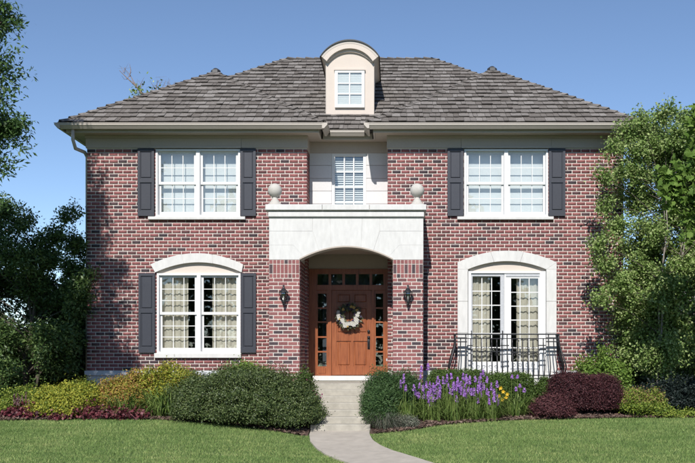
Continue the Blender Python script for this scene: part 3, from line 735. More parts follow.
# fixed/sliding leaf on the left with grey screen stiles, white leaf on the right
def leaf(x0, x1, y, st0, st1, m, bot, top):
    mb = MB().box(x0, x0 + st0, y, y + .04, zb2, zt).box(x1 - st1, x1, y, y + .04, zb2, zt).box(x0 + st0, x1 - st1, y + .001, y + .039, zb2, zb2 + bot).box(x0 + st0, x1 - st1, y + .001, y + .039, zt - top, zt)
    lf = mb.build('door_leaf', M[m], fd)
    pane(fd, x0 + st0, x1 - st1, y + .018, zb2 + bot, zt - top); grid(fd, x0 + st0, x1 - st1, zb2 + bot, zt - top, 3, 6, y + .006, M['white'], .020, .022)
    return lf
leaf(X0(470.2), X0(505.5), .075, .05, .085, 'white', .16, .075); leaf(X0(504.5), X0(541), .02, .15, .06, 'white', .16, .11)
MB().box(X0(470.4), X0(472.6), .030, .055, zb2, zt).box(X0(500.5), X0(504.2), .030, .055, zb2, zt).box(X0(472.6), X0(500.5), .0305, .0545, zt - .06, zt).build('screen_frame', M['greyw'], fd)
MB().box(X0(506), X0(539.5), .004, .019, zt - .07, zt - .02).build('track_cover', M['greyw'], fd)
MB().tube([(X0(471.3), -.0, Z0(331)), (X0(471.3), -.05, Z0(331)), (X0(471.3), -.05, Z0(335)), (X0(471.3), -.0, Z0(335))], .012, 6).build('door_handle', M['iron'], fd)
MB().tube([(X0(502.5), .025, Z0(331)), (X0(502.5), -.03, Z0(331)), (X0(502.5), -.03, Z0(337)), (X0(502.5), .025, Z0(337))], .012, 6).build('door_handle', M['iron'], fd)
scz = [Z0(p) for p in (294, 309.5, 325, 340.5, 355)]
curtain(fd, X0(471), X0(490.5), fz0_, fz1_, .20, 5); curtain(fd, X0(517.5), X0(542), fz0_, fz1_, .20, 5)
MB().box(X0(467.9), X0(545.9), -.02, .14, ZB - .75, fz0_ - .002).build('stone_apron', M['stone'], house)

# upper centre window
zc0, zc1 = PZ(208, YU), ZFC - .002
mb = MB().box(XWa, XWa + .065, YU - .005, YU + .12, zc0, zc1).box(XWb - .065, XWb, YU - .005, YU + .12, zc0, zc1).box(XWa + .065, XWb - .065, YU - .004, YU + .119, zc1 - .06, zc1)
cw = mb.build('window', M['white'], house, 'narrow white window with slatted blind above the porch')
pane(cw, XWa + .065, XWb - .065, YU + .04, zc0, zc1 - .06)
grid(cw, XWa + .065, XWb - .065, zc0 - .22, zc1 - .06, 3, 4, YU + .028, M['white'], .028, .03)
z = zc0
while z < zc1 - .08:
    MB().add([(XWa + .05, YU + .085, z), (XWb - .05, YU + .085, z), (XWb - .05, YU + .115, z + .036), (XWa + .05, YU + .115, z + .036), (XWa + .05, YU + .088, z - .003), (XWb - .05, YU + .088, z - .003), (XWb - .05, YU + .118, z + .033), (XWa + .05, YU + .118, z + .033)],
             [(0,1,2,3),(7,6,5,4),(0,4,5,1),(3,2,6,7),(0,3,7,4),(1,5,6,2)]).build('blind_slat', M['shade'], cw)
    z += .052
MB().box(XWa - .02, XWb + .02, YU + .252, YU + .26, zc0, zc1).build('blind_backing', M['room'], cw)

# ---------------- dormer
YD = .967
def XD(px): return PX(px, YD)
def ZD(py): return PZ(py, YD)
dx0, dx1 = XD(326.2), XD(373.7)
def arcc(x0, x1, zs, za, n=28):
    # circular arc
    h = za - zs; hw = (x1 - x0) / 2; r = (hw*hw + h*h) / (2*h); c = (x0 + x1) / 2; a = math.asin(min(1, hw / r))
    return [(c + r * math.sin(-a + 2*a*k/n), zs + h - r + r * math.cos(-a + 2*a*k/n)) for k in range(n + 1)]
body = arcc(dx0, dx1, ZD(58), ZD(47))
poly = [(dx0, ZD(118)), (dx1, ZD(118))] + body[::-1]
dorm = MB().prism(poly, YD, YD + 3.2).build('dormer', M['stucco'], house)
ov = .13; so_ = scl(YD - ov)
ox0, ox1 = PX(320.9, YD - ov), PX(378.7, YD - ov)
outer = arcc(ox0, ox1, PZ(56.0, YD - ov), PZ(41.0, YD - ov))
mid = arcc(ox0 + .045, ox1 - .045, PZ(57.6, YD - ov), PZ(43.6, YD - ov))
inner = arcc(dx0 + .02, dx1 - .02, PZ(61, YD - ov), PZ(48.2, YD - ov))
inner2 = arcc(dx0 + .055, dx1 - .055, PZ(61, YD - ov), PZ(51.0, YD - ov))
MB().band(inner, outer, YD - .10, YD + 2.9).build('dormer_soffit', M['stucco'], dorm)
MB().band(mid, outer, YD - ov, YD - .101).build('arch_trim', M['gutter'], dorm)
MB().band(inner, mid, YD - .125, YD - .102).build('arch_trim', M['stucco'], dorm)
MB().band(inner2, inner, YD - .05, YD - .001).build('arch_trim', M['stucco'], dorm)
top = arcc(ox0 - .028, ox1 + .028, PZ(56.6, YD - ov) - .01, PZ(41.0, YD - ov) + .032)
MB().band([(x, z + .001) for x, z in outer], top, YD - ov - .03, YD + 2.95).build('dormer_roof', M['lead'], dorm)
wx0, wx1, wz0, wz1 = XD(335), XD(364.6), ZD(108), ZD(71)
fwd = .068
MB().box(wx0, wx0 + fwd, YD - .06, YD - .001, wz0, wz1).box(wx1 - fwd, wx1, YD - .06, YD - .001, wz0, wz1).box(wx0 + fwd, wx1 - fwd, YD - .059, YD - .001, wz0, wz0 + fwd).box(wx0 + fwd, wx1 - fwd, YD - .059, YD - .001, wz1 - fwd*.8, wz1).build('window_frame', M['white'], dorm)
MB().box(wx0 - .02, wx1 + .02, YD - .075, YD - .001, wz1 + .001, wz1 + .03).build('window_head', M['stucco'], dorm)
pane(dorm, wx0 + fwd, wx1 - fwd, YD - .04, wz0 + fwd, wz1 - fwd*.8)
grid(dorm, wx0 + fwd, wx1 - fwd, wz0 + fwd, wz1 - fwd*.8, 2, 3, YD - .052, M['white'], .026, .022)
z = wz0 + fwd
while z < wz1 - fwd:
    MB().box(wx0 + fwd, wx1 - fwd, YD - .022, YD - .012, z, z + .041).build('blind_slat', M['shade'], dorm); z += .045
for x, s in ((dx0, -1), (dx1, 1)):
    MB().box(x - s * .0, x + s * .012, YD - .008, YD + .03, ZD(117), ZD(58)).build('corner_board', M['gutter'], dorm)

# ---------------- porch lintel, coping, finials
def Q(px, py): return (XP(px), ZPp(py))
def ay(x): return 247.0 + 12.6 * ((x - 346.2) / 46.8) ** 2
def arch_pts(xa, xb, n): return [(x, ay(x)) for x in np.linspace(xa, xb, n)]
core = [Q(269.5, 260.0 - .2), Q(299.4, 259.6)] + [Q(x, y - .35) for x, y in arch_pts(299.4, 393, 25)[1:-1]] + [Q(393, 259.6), Q(422.5, 259.8), Q(422.5, 218), Q(269.5, 218)]
# core as band so that it stays clean
bl = [Q(x, ay(x) - .3) for x in np.linspace(299.4, 393, 33)]; bh = [Q(x, 218) for x in np.linspace(299.4, 393, 33)]
mb = MB().band(bl, bh, YP + .012, -.80)
mb.box(XP(269.5), XP(299.3), YP + .012, -.01, ZL + .002, ZPp(218)).box(XP(393.1), XP(422.5), YP + .012, -.01, ZL + .002, ZPp(218))
lint = mb.build('porch_lintel', M['stone'], house)
MB().box(XP(299.5), XP(392.9), -.799, YC - .04, PZ(249, -.8), PZ(249, -.8) + .06).build('porch_ceiling', M['taupe'], house)
MB().box(XP(268), XP(424), YP + .05, -.003, ZPp(213), ZPp(207)).box(XL1 + .012, XR0 - .012, -.003, YU + .24, ZPp(213), ZPp(207)).build('balcony_floor', M['cast'], house)
bl2 = [Q(x, ay(x) + .2) for x in np.linspace(299.4, 393, 33)]; bh2 = [Q(x, ay(x) - 1.2) for x in np.linspace(299.4, 393, 33)]
MB().band(bl2, bh2, YP - .004, YP + .04).build('arch_edge_trim', M['taupe'], lint)
def mir(p): return [(692.4 - x, y) for x, y in p][::-1]
blocks = [
    [(269, 231), (312.6, 231), (312.6, 218), (269, 218)],
    [(269, 245), (293.2, 245), (304.2, ay(304.2)-.0), (308, ay(308)), (313, ay(313)), (319.2, ay(319.2)), (312.6, 231), (269, 231)],
    [(269, 259.6), (299.4, 259.6), (302, ay(302)), (304.2, ay(304.2)), (293.2, 245), (269, 245)],
]
ctr = [[(312.6, 231), (319.2, ay(319.2)), (325, ay(325)), (331.5, ay(331.5)), (330.0, 218), (312.6, 218)]]
mids = [[(331.5, ay(331.5)), (338, ay(338)), (346.2, ay(346.2)), (354, ay(354)), (360.9, ay(360.9)), (362.4, 218), (330.0, 218)]]
def ccw(p):
    a = sum(p[i][0]*p[(i+1)%len(p)][1] - p[(i+1)%len(p)][0]*p[i][1] for i in range(len(p))); return p if a > 0 else p[::-1]
for pl in blocks + ctr + [mir(b_) for b_ in blocks + ctr] + mids:
    pts = ccw([Q(x, y) for x, y in pl])
    cx = (min(p[0] for p in pts) + max(p[0] for p in pts)) / 2; cz = (min(p[1] for p in pts) + max(p[1] for p in pts)) / 2
    ex = (max(p[0] for p in pts) - min(p[0] for p in pts)) / 2; ez = (max(p[1] for p in pts) - min(p[1] for p in pts)) / 2
    g_ = .0022
    pts = [(cx + (x - cx) * (1 - g_ / ex), cz + (z - cz) * (1 - g_ / ez)) for x, z in pts]
    MB().prism(pts, YP, YP + .03).build('stone_block', M['stone'], lint)
# mouldings
ca, cb = PX(265, YP - .10), PX(426.6, YP - .10)
zc_t, zc_b = PZ(204.3, YP - .10), PZ(210.0, YP - .10)
ma, mb_ = PX(268, YP - .05), PX(424.2, YP - .05)
MB().cham(ma, mb_, YP - .05, -.01, PZ(216.8, YP - .05), PZ(211.6, YP - .05), .012).build('moulding', M['stone'], lint)
MB().box(ma + .03, mb_ - .03, YP - .01, -.012, PZ(218.2, YP), PZ(216.5, YP)).box(ma + .02, mb_ - .02, YP - .02, -.012, PZ(211.8, YP), PZ(209.8, YP)).build('moulding_bed', M['cast'], lint)
jx = [ca, PX(322.2, YP - .1), PX(369.5, YP - .1), cb]
cop = MB().box(ca + .03, cb - .03, YP - .06, -.014, zc_b + .003, zc_t - .02).build('coping', M['cast'], house)
for p, q in zip(jx[:-1], jx[1:]):
    MB().cham(p + .004, q - .004, YP - .10, YP + .35, zc_b, zc_t, .01).build('coping_stone', M['stone'], cop)
for p, q in ((ca, ca + .45), (cb - .45, cb)):
    MB().box(p, q, YP + .354, -.013, zc_b, zc_t).build('coping_stone', M['stone'], cop)
for px in (274.9, 417.2):
    Yf = YP + .12; c = PX(px, Yf); zt_ = zc_t; rb = .152; zcb = PZ(190.6, Yf)
    prof = [(.155, zt_ + .001), (.155, zt_ + .03), (.13, zt_ + .045), (.10, zt_ + .07), (.085, zt_ + .11), (.06, zt_ + .145), (.055, zcb - rb * .94)]
    fi = MB().lathe(c, Yf, prof, 20).build('finial', M['cast'], house)
    pr = [(max(.004, rb * math.sin(math.pi * k / 14)), zcb - rb * math.cos(math.pi * k / 14)) for k in range(15)]
    MB().lathe(c, Yf, pr, 24).build('ball', M['cast'], fi)

# ---------------- front door
def XC(px): return PX(px, YC)
def ZC(py): return PZ(py, YC)
DY = YC
zthr = ZC(375.6)
fr = MB()
fr.box(XL1 + .003, XC(316.2), DY - .02, DY + .12, zthr, ZC(269)).box(XC(384.6), XR0 - .003, DY - .02, DY + .12, zthr, ZC(269))
fr.box(XC(316.2), XC(384.6), DY - .019, DY + .119, ZC(274), ZC(269)).box(XC(316.2), XC(384.6), DY - .025, DY + .119, ZC(290), ZC(285))
fr.box(XC(328.0), XC(331.4), DY - .022, DY + .118, zthr, ZC(290)).box(XC(371.9), XC(374.2), DY - .022, DY + .118, zthr, ZC(290))
door = fr.build('front_door', M['wood'], house, 'wooden front door with glazed sidelights and transom')
MB().box(XL1 + .003, XR0 - .003, DY + .0, DY + .1, ZC(268.9), ZC(247)).build('transom_panel', M['taupe'], house)
MB().box(XC(349.6), XC(350.6), DY - .006, DY - .001, ZC(268.9), ZC(250)).build('panel_batten', M['taupe'], house)
for k in range(5):
    a = XC(316.2 + 68.4 * k / 5); b = XC(316.2 + 68.4 * (k + 1) / 5)
    for p in (a, b - .03): MB().box(p, p + .0299, DY + .01, DY + .06, ZC(285), ZC(274)).build('muntin', M['wood'], door)
    pane(door, a + .03, b - .03, DY + .035, ZC(285), ZC(274))
for a, b in ((316.2, 328.0), (374.2, 384.6)):
    xa_, xb_ = XC(a), XC(b); g0, g1 = xa_ + .035, xb_ - .035
    mb = MB().box(xa_, g0, DY + .01, DY + .06, zthr, ZC(290)).box(g1, xb_, DY + .01, DY + .06, zthr, ZC(290)).box(g0, g1, DY + .011, DY + .059, zthr, ZC(366.3)).box(g0, g1, DY + .011, DY + .059, ZC(293.5), ZC(290))
    sd = mb.build('sidelight', M['wood'], door)
    for p in (308, 322, 337, 351.7): MB().box(g0, g1, DY + .012, DY + .058, ZC(p + .8), ZC(p - .8)).build('muntin', M['wood'], door)
    pane(door, g0, g1, DY + .035, ZC(366.3), ZC(293.5))
    MB().cham(g0 + .012, g1 - .012, DY + .0, DY + .012, zthr + .05, ZC(368), .008).build('raised_panel', M['wood'], door)
dl, dr = XC(331.5), XC(371.8); dy = DY + .03
mb = MB().box(dl, dr, dy + .024, dy + .06, zthr + .01, ZC(290.1))
px_l = (336.4, 351.0); px_r = (353.2, 367.6); rows3 = ((303.2, 293.2), (333.3, 307.0), (366.2, 341.0))
# stiles and rails stand proud of the recessed panel ground
mb.box(dl, XC(336.4), dy, dy + .024, zthr + .01, ZC(290.1)).box(XC(367.6), dr, dy, dy + .024, zthr + .01, ZC(290.1)).box(XC(351.0), XC(353.2), dy, dy + .024, zthr + .01, ZC(290.1))
for p0, p1 in ((375, 366.2), (341.0, 333.3), (307, 303.2), (293.2, 290.1)):
    for a, b in (px_l, px_r): mb.box(XC(a), XC(b), dy + .0005, dy + .0235, max(zthr + .01, ZC(p0)), ZC(p1))
dleaf = mb.build('door_leaf', M['wood'], door)
for a, b in (px_l, px_r):
    for p0, p1 in rows3: MB().cham(XC(a) + .03, XC(b) - .03, dy + .006, dy + .025, ZC(p0) + .028, ZC(p1) - .028, .016).build('raised_panel', M['wood'], door)
for p in (331.2, 337.3): MB().tube([(XC(368.6), dy - .045, ZC(p)), (XC(368.6), dy + .01, ZC(p))], .032, 12).build('lock', M['iron'], door)
MB().tube([(XC(368.6), dy, ZC(338.5)), (XC(368.6), dy - .06, ZC(339.5)), (XC(368.6), dy - .06, ZC(347)), (XC(368.6), dy, ZC(348.5))], .014, 8).build('door_handle', M['iron'], door)
MB().box(XC(369.3) - .045, XC(369.3) + .015, dy - .012, dy - .0005, ZC(349), ZC(336)).build('handle_plate', M['iron'], door)
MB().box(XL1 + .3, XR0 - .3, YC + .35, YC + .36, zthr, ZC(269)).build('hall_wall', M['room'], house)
MB().cham(XC(313.5) + .02, XR0 - .01, -.02, YC + .08, ZP + .004, zthr - .001, .012).build('threshold', M['stone'], house)
# doorbell plate
MB().box(XC(386.2), XC(387.4), DY - .03, DY - .021, ZC(361), ZC(358.5)).build('doorbell', M['greyw'], door)

# ------------------------------------------------------------------ front steps
st = empty('front_steps', (-1.035, -2.4, float(gz(-1, -3.3))), 'flight of pale concrete steps rising to the front door', 'steps')
MB().box(XP(299.4) + .01, XP(393) - .01, YP - .12, -.021, ZP - .9, ZP).build('landing', M['concrete'], st)
zbot = float(gz(-1, -3.2)) + .03; nst = 7; rs = (ZP - zbot) / nst
for k in range(1, nst):
    yf = YP - .12 - .30 * k
    MB().cham(-1.62 + random.uniform(-.004, .004), -.455 + random.uniform(-.004, .004), yf, yf + (.30 if k > 1 else .299) - .001, zbot - .25, ZP - rs * k, .014).build('step', M['concrete'], st)

# ------------------------------------------------------------------ wall lanterns
def lantern(px, label):
    Y = YP - .13; c = PX(px, Y); s_ = scl(Y); zt_ = PZ(284.5, Y); zb_ = PZ(305.5, Y); H = zt_ - zb_
    t = empty('wall_lantern', (c, YP, zb_), label, 'wall lantern', 'black carriage lanterns on the porch pillars')
    MB().cham(c - .05, c + .05, YP - .02, YP - .001, zb_ + H * .28, zb_ + H * .68, .012).build('backplate', M['iron'], t)
    MB().tube([(c, YP - .02, zb_ + H * .5), (c, YP - .03, zb_ + H * .30), (c, YP - .08, zb_ + H * .22), (c, Y, zb_ + H * .30)], .011, 6).build('arm', M['iron'], t)
    MB().tube([(c, YP - .02, zb_ + H * .60), (c - .0, YP - .09, zb_ + H * .74), (c, Y, zb_ + H * .70)], .009, 6).build('arm', M['iron'], t)
    gz0, gz1 = zb_ + H * .24, zb_ + H * .62
    MB().lathe(c, Y, [(.030, gz0), (.082, gz1 - .03), (.078, gz1)], 6, False).build('glass', M['lglass'], t)
    cage = MB()
    for k in range(6):
        an = 2 * math.pi * k / 6; p = (math.cos(an), math.sin(an))
        cage.tube([(c + p[0]*.034, Y + p[1]*.034, gz0), (c + p[0]*.088, Y + p[1]*.088, gz1 - .03), (c + p[0]*.084, Y + p[1]*.084, gz1)], .0065, 4)
    cage.build('cage', M['iron'], t)
    MB().lathe(c, Y, [(.115, gz1), (.105, gz1 + .012), (.06, gz1 + .05), (.045, gz1 + .075), (.028, gz1 + .09), (.018, zt_ - .04), (.022, zt_ - .025), (.004, zt_)], 12).build('cap', M['iron'], t)
    MB().lathe(c, Y, [(.004, zb_), (.022, zb_ + .025), (.016, zb_ + .045), (.040, gz0 - .02), (.036, gz0)], 10).build('finial', M['iron'], t)
    MB().lathe(c, Y, [(.014, gz0), (.014, gz0 + .09), (.003, gz0 + .12)], 8).build('candle', M['white'], t)
m, n, l, b = new_mat('lantern_glass')
tr = n.new('ShaderNodeBsdfTransparent'); gl = n.new('ShaderNodeBsdfGlossy'); gl.inputs['Roughness'].default_value = .08
mx = n.new('ShaderNodeMixShader'); mx.inputs[0].default_value = .35; l.new(tr.outputs[0], mx.inputs[1]); l.new(gl.outputs[0], mx.inputs[2]); l.new(mx.outputs[0], n['Material Output'].inputs[0])
M['lglass'] = m
lantern(283.6, 'black carriage lantern on the brick pillar left of the front door')
lantern(408.0, 'black carriage lantern on the brick pillar right of the front door')

# ------------------------------------------------------------------ foliage helpers
def unit(a): return a / np.maximum(np.linalg.norm(a, axis=1), 1e-9)[:, None]
def leaves(P, size, aspect, N=None, T=None, fold=.15):
    """one folded diamond per point; returns V, F"""
    n = len(P)
    N = unit(rng.normal(size=(n, 3))) if N is None else unit(N)
    T = rng.normal(size=(n, 3)) if T is None else T
    T = unit(T - N * (T * N).sum(1)[:, None]); B = np.cross(N, T)
    L = (np.asarray(size) * rng.uniform(.65, 1.3, n))[:, None]; Wd = L * aspect * .5
    base = P - T * L * .5; tip = P + T * L * .5 - N * L * fold * .6; md = P - T * L * .05
    V = np.stack([base, md + B * Wd - N * Wd * fold, tip, md - B * Wd - N * Wd * fold], 1).reshape(-1, 3)
    return V, np.arange(4 * n).reshape(-1, 4)
def lump(D, k=6, amp=.14, freq=4):
    r = np.ones(len(D))
    for _ in range(k):
        a = rng.normal(size=3) * freq; r = r + amp / math.sqrt(k) * np.sin(D @ a + rng.uniform(0, 6.3))
    return r
def dome(blobs, n, shell=.30, power=2.0, amp=.14, freq=4, per=9, spread=.03, leafA=1e9, cov=4.0):
    """points and outward directions over a union of half-ellipsoids sitting on the ground.
       blob: (px centre, px half width, py top, Y, half depth)"""
    P, D = [], []; area = []
    geo = []
    for (cx, hw, pt, Y, hd) in blobs:
        s_ = scl(Y); X = (cx - VX) / s_; hx = hw / s_; zt_ = PZ(pt, Y - hd * .15); g0 = float(gz(X, Y)); geo.append((X, Y, g0, hx, hd, max(.08, zt_ - g0)))
        area.append((hx + hd) * (zt_ - g0 + .3))
    area = np.array(area) / sum(area)
    for (X, Y, g0, hx, hd, H), fr_ in zip(geo, area):
        A_ = 2 * math.pi * (((hx*hd)**1.6 + (hx*H)**1.6 + (hd*H)**1.6) / 3) ** (1/1.6); nn = int(max(n * fr_, cov * A_ / (leafA)))
        sh = int(nn * .72 / per); fill = int(nn * .42); m_ = (sh + fill) * 2
        d = unit(rng.normal(size=(m_, 3))); d[:, 2] = np.abs(d[:, 2]) * 1.0 - .18
        d = unit(d)
        q = (np.abs(d) ** power).sum(1) ** (-1 / power) if power != 2.0 else np.ones(m_)
        isf = np.arange(m_) % (sh + fill) < fill
        r = q * lump(d, amp=amp, freq=freq) * np.where(isf, .93 - (shell + .15) * rng.random(m_), 1 - shell * .35 * rng.random(m_) + np.abs(rng.normal(0, amp * .35, m_)) + (rng.random(m_) < .05) * rng.uniform(.03, .16, m_) * (amp > .1))
        zc = H * .30
        p = d * r[:, None] * np.array([hx, hd, H - zc]) + np.array([X, Y, g0 + zc])
        ps = np.repeat(p[~isf], per, 0); ds = np.repeat(d[~isf], per, 0)
        ps = ps + rng.normal(0, spread, ps.shape) - ds * np.abs(rng.normal(0, spread * 1.3, len(ps)))[:, None]
        p = np.concatenate([p[isf], ps]); d = np.concatenate([d[isf], ds]); perm = rng.permutation(len(p)); p, d = p[perm], d[perm]
        keep = p[:, 2] > gz(p[:, 0], p[:, 1]) + .015
        p, d = p[keep], d[keep]
        # drop points deep inside another blob
        for (X2, Y2, g2, hx2, hd2, H2) in geo:
            if (X2, Y2) == (X, Y): continue
            e = ((p - np.array([X2, Y2, g2 + H2 * .3])) / np.array([hx2, hd2, H2 * .7])); k2 = (e * e).sum(1) > .38
            p, d = p[k2], d[k2]
        P.append(p[:nn]); D.append(d[:nn])
    return np.concatenate(P), np.concatenate(D), geo
def stems(geo, m, parent, n=9, r=.008, name='stem'):
    mb = MB()
    for (X, Y, g0, hx, hd, H) in geo:
        for k in range(n):
            a = random.uniform(0, 6.28); q = random.uniform(.2, .75)
            ex, ey, ez = X + math.cos(a) * hx * q, Y + math.sin(a) * hd * q, g0 + H * random.uniform(.5, .8)
            mb.tube([(X + math.cos(a) * hx * .12, Y + math.sin(a) * hd * .12, g0 - .03), (X + math.cos(a) * hx * q * .6, Y + math.sin(a) * hd * q * .6, g0 + (ez - g0) * .5), (ex, ey, ez)], [r, r * .8, r * .4], 4)
    mb.build(name, m, parent)
def shrub(name, label, cat, blobs, n, size, aspect, mat_, group=None, shell=.3, power=2.0, amp=.18, freq=4.5, updir=.35, rnd=1.15, stem='bark', per=11, spr=1.0, cov=3.3, tips=None):
    P, D, geo = dome(blobs, n, shell, power, amp, freq, per, size * spr, size * size * aspect * .5, cov)
    b0 = geo[0]
    t = empty(name, (b0[0], b0[1], b0[2]), label, cat, group)
    N = D + np.array([0, 0, updir]) + rng.normal(size=D.shape) * rnd
    T = D * .6 + rng.normal(size=D.shape) * .8 + np.array([0, 0, .25])
    V, F = leaves(P, size, aspect, N, T)
    fo_ = link('foliage', np_mesh('foliage', V, F), M[mat_], t); tag(fo_, kind='stuff')
    stems(geo, M[stem], t)
    if tips:   # (material, fraction from the top, count, size)
        mt, zfr, cnt, ts = tips
        zt_ = np.quantile(P[:, 2], zfr); idx = np.where(P[:, 2] > zt_)[0]; idx = rng.choice(idx, min(cnt, len(idx)))
        V, F = leaves(P[idx] + D[idx] * .02 + np.array([0, 0, .015]), ts, .7, rng.normal(size=(len(idx), 3)) + np.array([0, -.3, .6]))
        tp_ = link('blooms', np_mesh('blooms', V, F), M[mt], t); tag(tp_, kind='stuff')
    return t, P, D, geo
def strap_clump(name, label, cat, px, hw, ptop, Y, n, mat_, wd=.016, group=None, hd=None, parent=None, nseg=5, hfac=1.0):
    s_ = scl(Y); X = (px - VX) / s_; R0 = hw / s_; hd = hd or R0 * .7; g0 = float(gz(X, Y)); H = PZ(ptop, Y) - g0
    t = parent or empty(name, (X, Y, g0), label, cat, group)
    V, F = [], []
    for k in range(n):
        a = random.uniform(0, 2 * math.pi); q = random.random() ** .45; rr = random.uniform(0, .62)
        bx, by = X + math.cos(a) * R0 * rr, Y + math.sin(a) * hd * rr
        out = .3 + q * random.uniform(.7, 1.25); hh = H * random.uniform(.6, 1.05) * (1 - .30 * q); da = a + random.uniform(-.4, .4)
        if k % 9 < 4: hh *= random.uniform(.40, .65); out *= 1.3; q = 1.0
        tx, ty = math.cos(da) * R0 * out * (1 - rr * .4), math.sin(da) * hd * out * (1 - rr * .4)
        w_ = wd * random.uniform(.7, 1.2); sx, sy = -math.sin(da) * w_ * .5, math.cos(da) * w_ * .5; o = len(V)
        droop = random.uniform(.35, 1.25) * q
        for i in range(nseg + 1):
            u = i / nseg; z = g0 + hh * (math.sin(min(1, u * 1.0) * math.pi * (.5 + droop * .35)) if True else u)
            f_ = u ** 1.08; ww = (1 - u ** 2.5) + .02
            V += [(bx + tx * f_ + sx * ww, by + ty * f_ + sy * ww, max(z, g0 + .01)), (bx + tx * f_ - sx * ww, by + ty * f_ - sy * ww, max(z, g0 + .01))]
        F += [(o + 2*i, o + 2*i + 1, o + 2*i + 3, o + 2*i + 2) for i in range(nseg)]
    lf = link('foliage', np_mesh('foliage', np.array(V), np.array(F)), M[mat_], t); tag(lf, kind='stuff')
    return t, X, g0, H
def spike(parent, X, Y, z0, z1, z2, r, mname, head='flower_spike', stemm='daylily'):
    """stem z0..z1 and a fuzzy flower spike z1..z2"""
    lx, ly = random.uniform(-.03, .03), random.uniform(-.03, .03)
    mb = MB().tube([(X - lx, Y - ly, z0), (X, Y, z2 - .01)], .005, 4)
    mb.build('flower_stem', M[stemm], parent)
    n = 70; zz_ = rng.uniform(z1, z2, n); a = rng.uniform(0, 6.28, n); tt = (zz_ - z1) / (z2 - z1)
    rad = r * (1 - .65 * tt ** 2) * rng.uniform(.35, 1, n)
    P = np.stack([X + np.cos(a) * rad, Y + np.sin(a) * rad, zz_], 1); D = np.stack([np.cos(a), np.sin(a), 0 * a + .4], 1)
    V, F = leaves(P, .030, .8, D + rng.normal(size=D.shape) * .5)
    o = link(head, np_mesh(head, V, F), M[mname], parent); return o

# ------------------------------------------------------------------ planting, left of the steps
shrub('golden_spirea', 'low yellow-green bush in shade at the far left edge of the bed', 'shrub', [(8, 26, 389, -1.55, .5), (30, 18, 387, -1.45, .45)], 7000, .044, .6, 'spirea_g', 'golden bushes in the left bed')
shrub('golden_spirea', 'bright yellow-green bush between the dark tree and the grey foundation corner', 'shrub', [(55, 22, 385, -1.75, .6), (78, 24, 381.5, -1.6, .6), (66, 25, 392, -1.95, .5)], 15000, .044, .6, 'spirea', 'golden bushes in the left bed')
shrub('orange_spirea', 'orange and gold tinged bush in front of the grey foundation', 'shrub', [(118, 20, 379, -1.45, .55), (136, 20, 373.5, -1.3, .55)], 12000, .044, .6, 'spirea_o', 'golden bushes in the left bed')
shrub('golden_spirea', 'tall golden yellow bush under the lower left window', 'shrub', [(160, 22, 370, -1.15, .5), (182, 24, 368.5, -1.1, .5)], 14000, .044, .6, 'spirea', 'golden bushes in the left bed', tips=('spirea_o', .6, 1500, .036))
strap_clump('daylily', 'arching green daylily clump before the orange bush', 'plant', 124, 24, 388, -1.95, 190, 'daylily', .024, 'daylily clumps')
strap_clump('daylily', 'broad green daylily clump beside the big dark shrub', 'plant', 166, 30, 383, -2.0, 300, 'daylily', .025, 'daylily clumps')
for i, (px, hw, pt, Y, lab) in enumerate(((26, 24, 407, -2.15, 'low dark red leafy plant at the far left of the lawn edge'), (64, 14, 413, -2.25, 'smallest low dark red plant below the yellow-green bush'),
        (92, 22, 406, -2.15, 'low dark red plant between the yellow-green and orange bushes'), (128, 20, 409, -2.22, 'low dark red plant under the first daylily clump'))):
    t, P, D, geo = shrub('coral_bells', lab, 'plant', [(px, hw, pt, Y, .28)], 1700, .06, .85, 'heuchera', 'dark red foliage plants', shell=.5, updir=.6, amp=.2)
    if i == 0:
        for k in range(7):
            X = PX(random.uniform(2, 34), -2.1); g0 = float(gz(X, -2.1)); spike(t, X, -2.1 + random.uniform(-.1, .1), g0 + .1, PZ(405, -2.1), PZ(random.uniform(391, 400), -2.1), .030, 'plume', 'plume', 'heuchera')
shrub('cotoneaster', 'large sprawling dark green shrub left of the steps', 'shrub', [(206, 34, 377, -1.9, .9), (243, 46, 370, -2.2, 1.05), (280, 34, 375, -2.5, 1.05), (296, 25, 389, -2.85, .8), (215, 36, 391, -2.35, .75), (268, 44, 391, -2.95, .75)], 70000, .036, .6, 'cotoneaster', shell=.35, amp=.19, freq=7, per=15, spr=1.35)
shrub('viburnum', 'lighter green shrub peeking over the big dark shrub below the left window', 'shrub', [(248, 30, 364, -1.0, .45)], 5000, .045, .6, 'lime')
t, P, D, geo = shrub('flowering_shrub', 'small bush with pink flowers beside the top step', 'shrub', [(304, 13, 371.5, -2.3, .35)], 3200, .035, .6, 'boxwood', tips=('pink', .4, 60, .055))
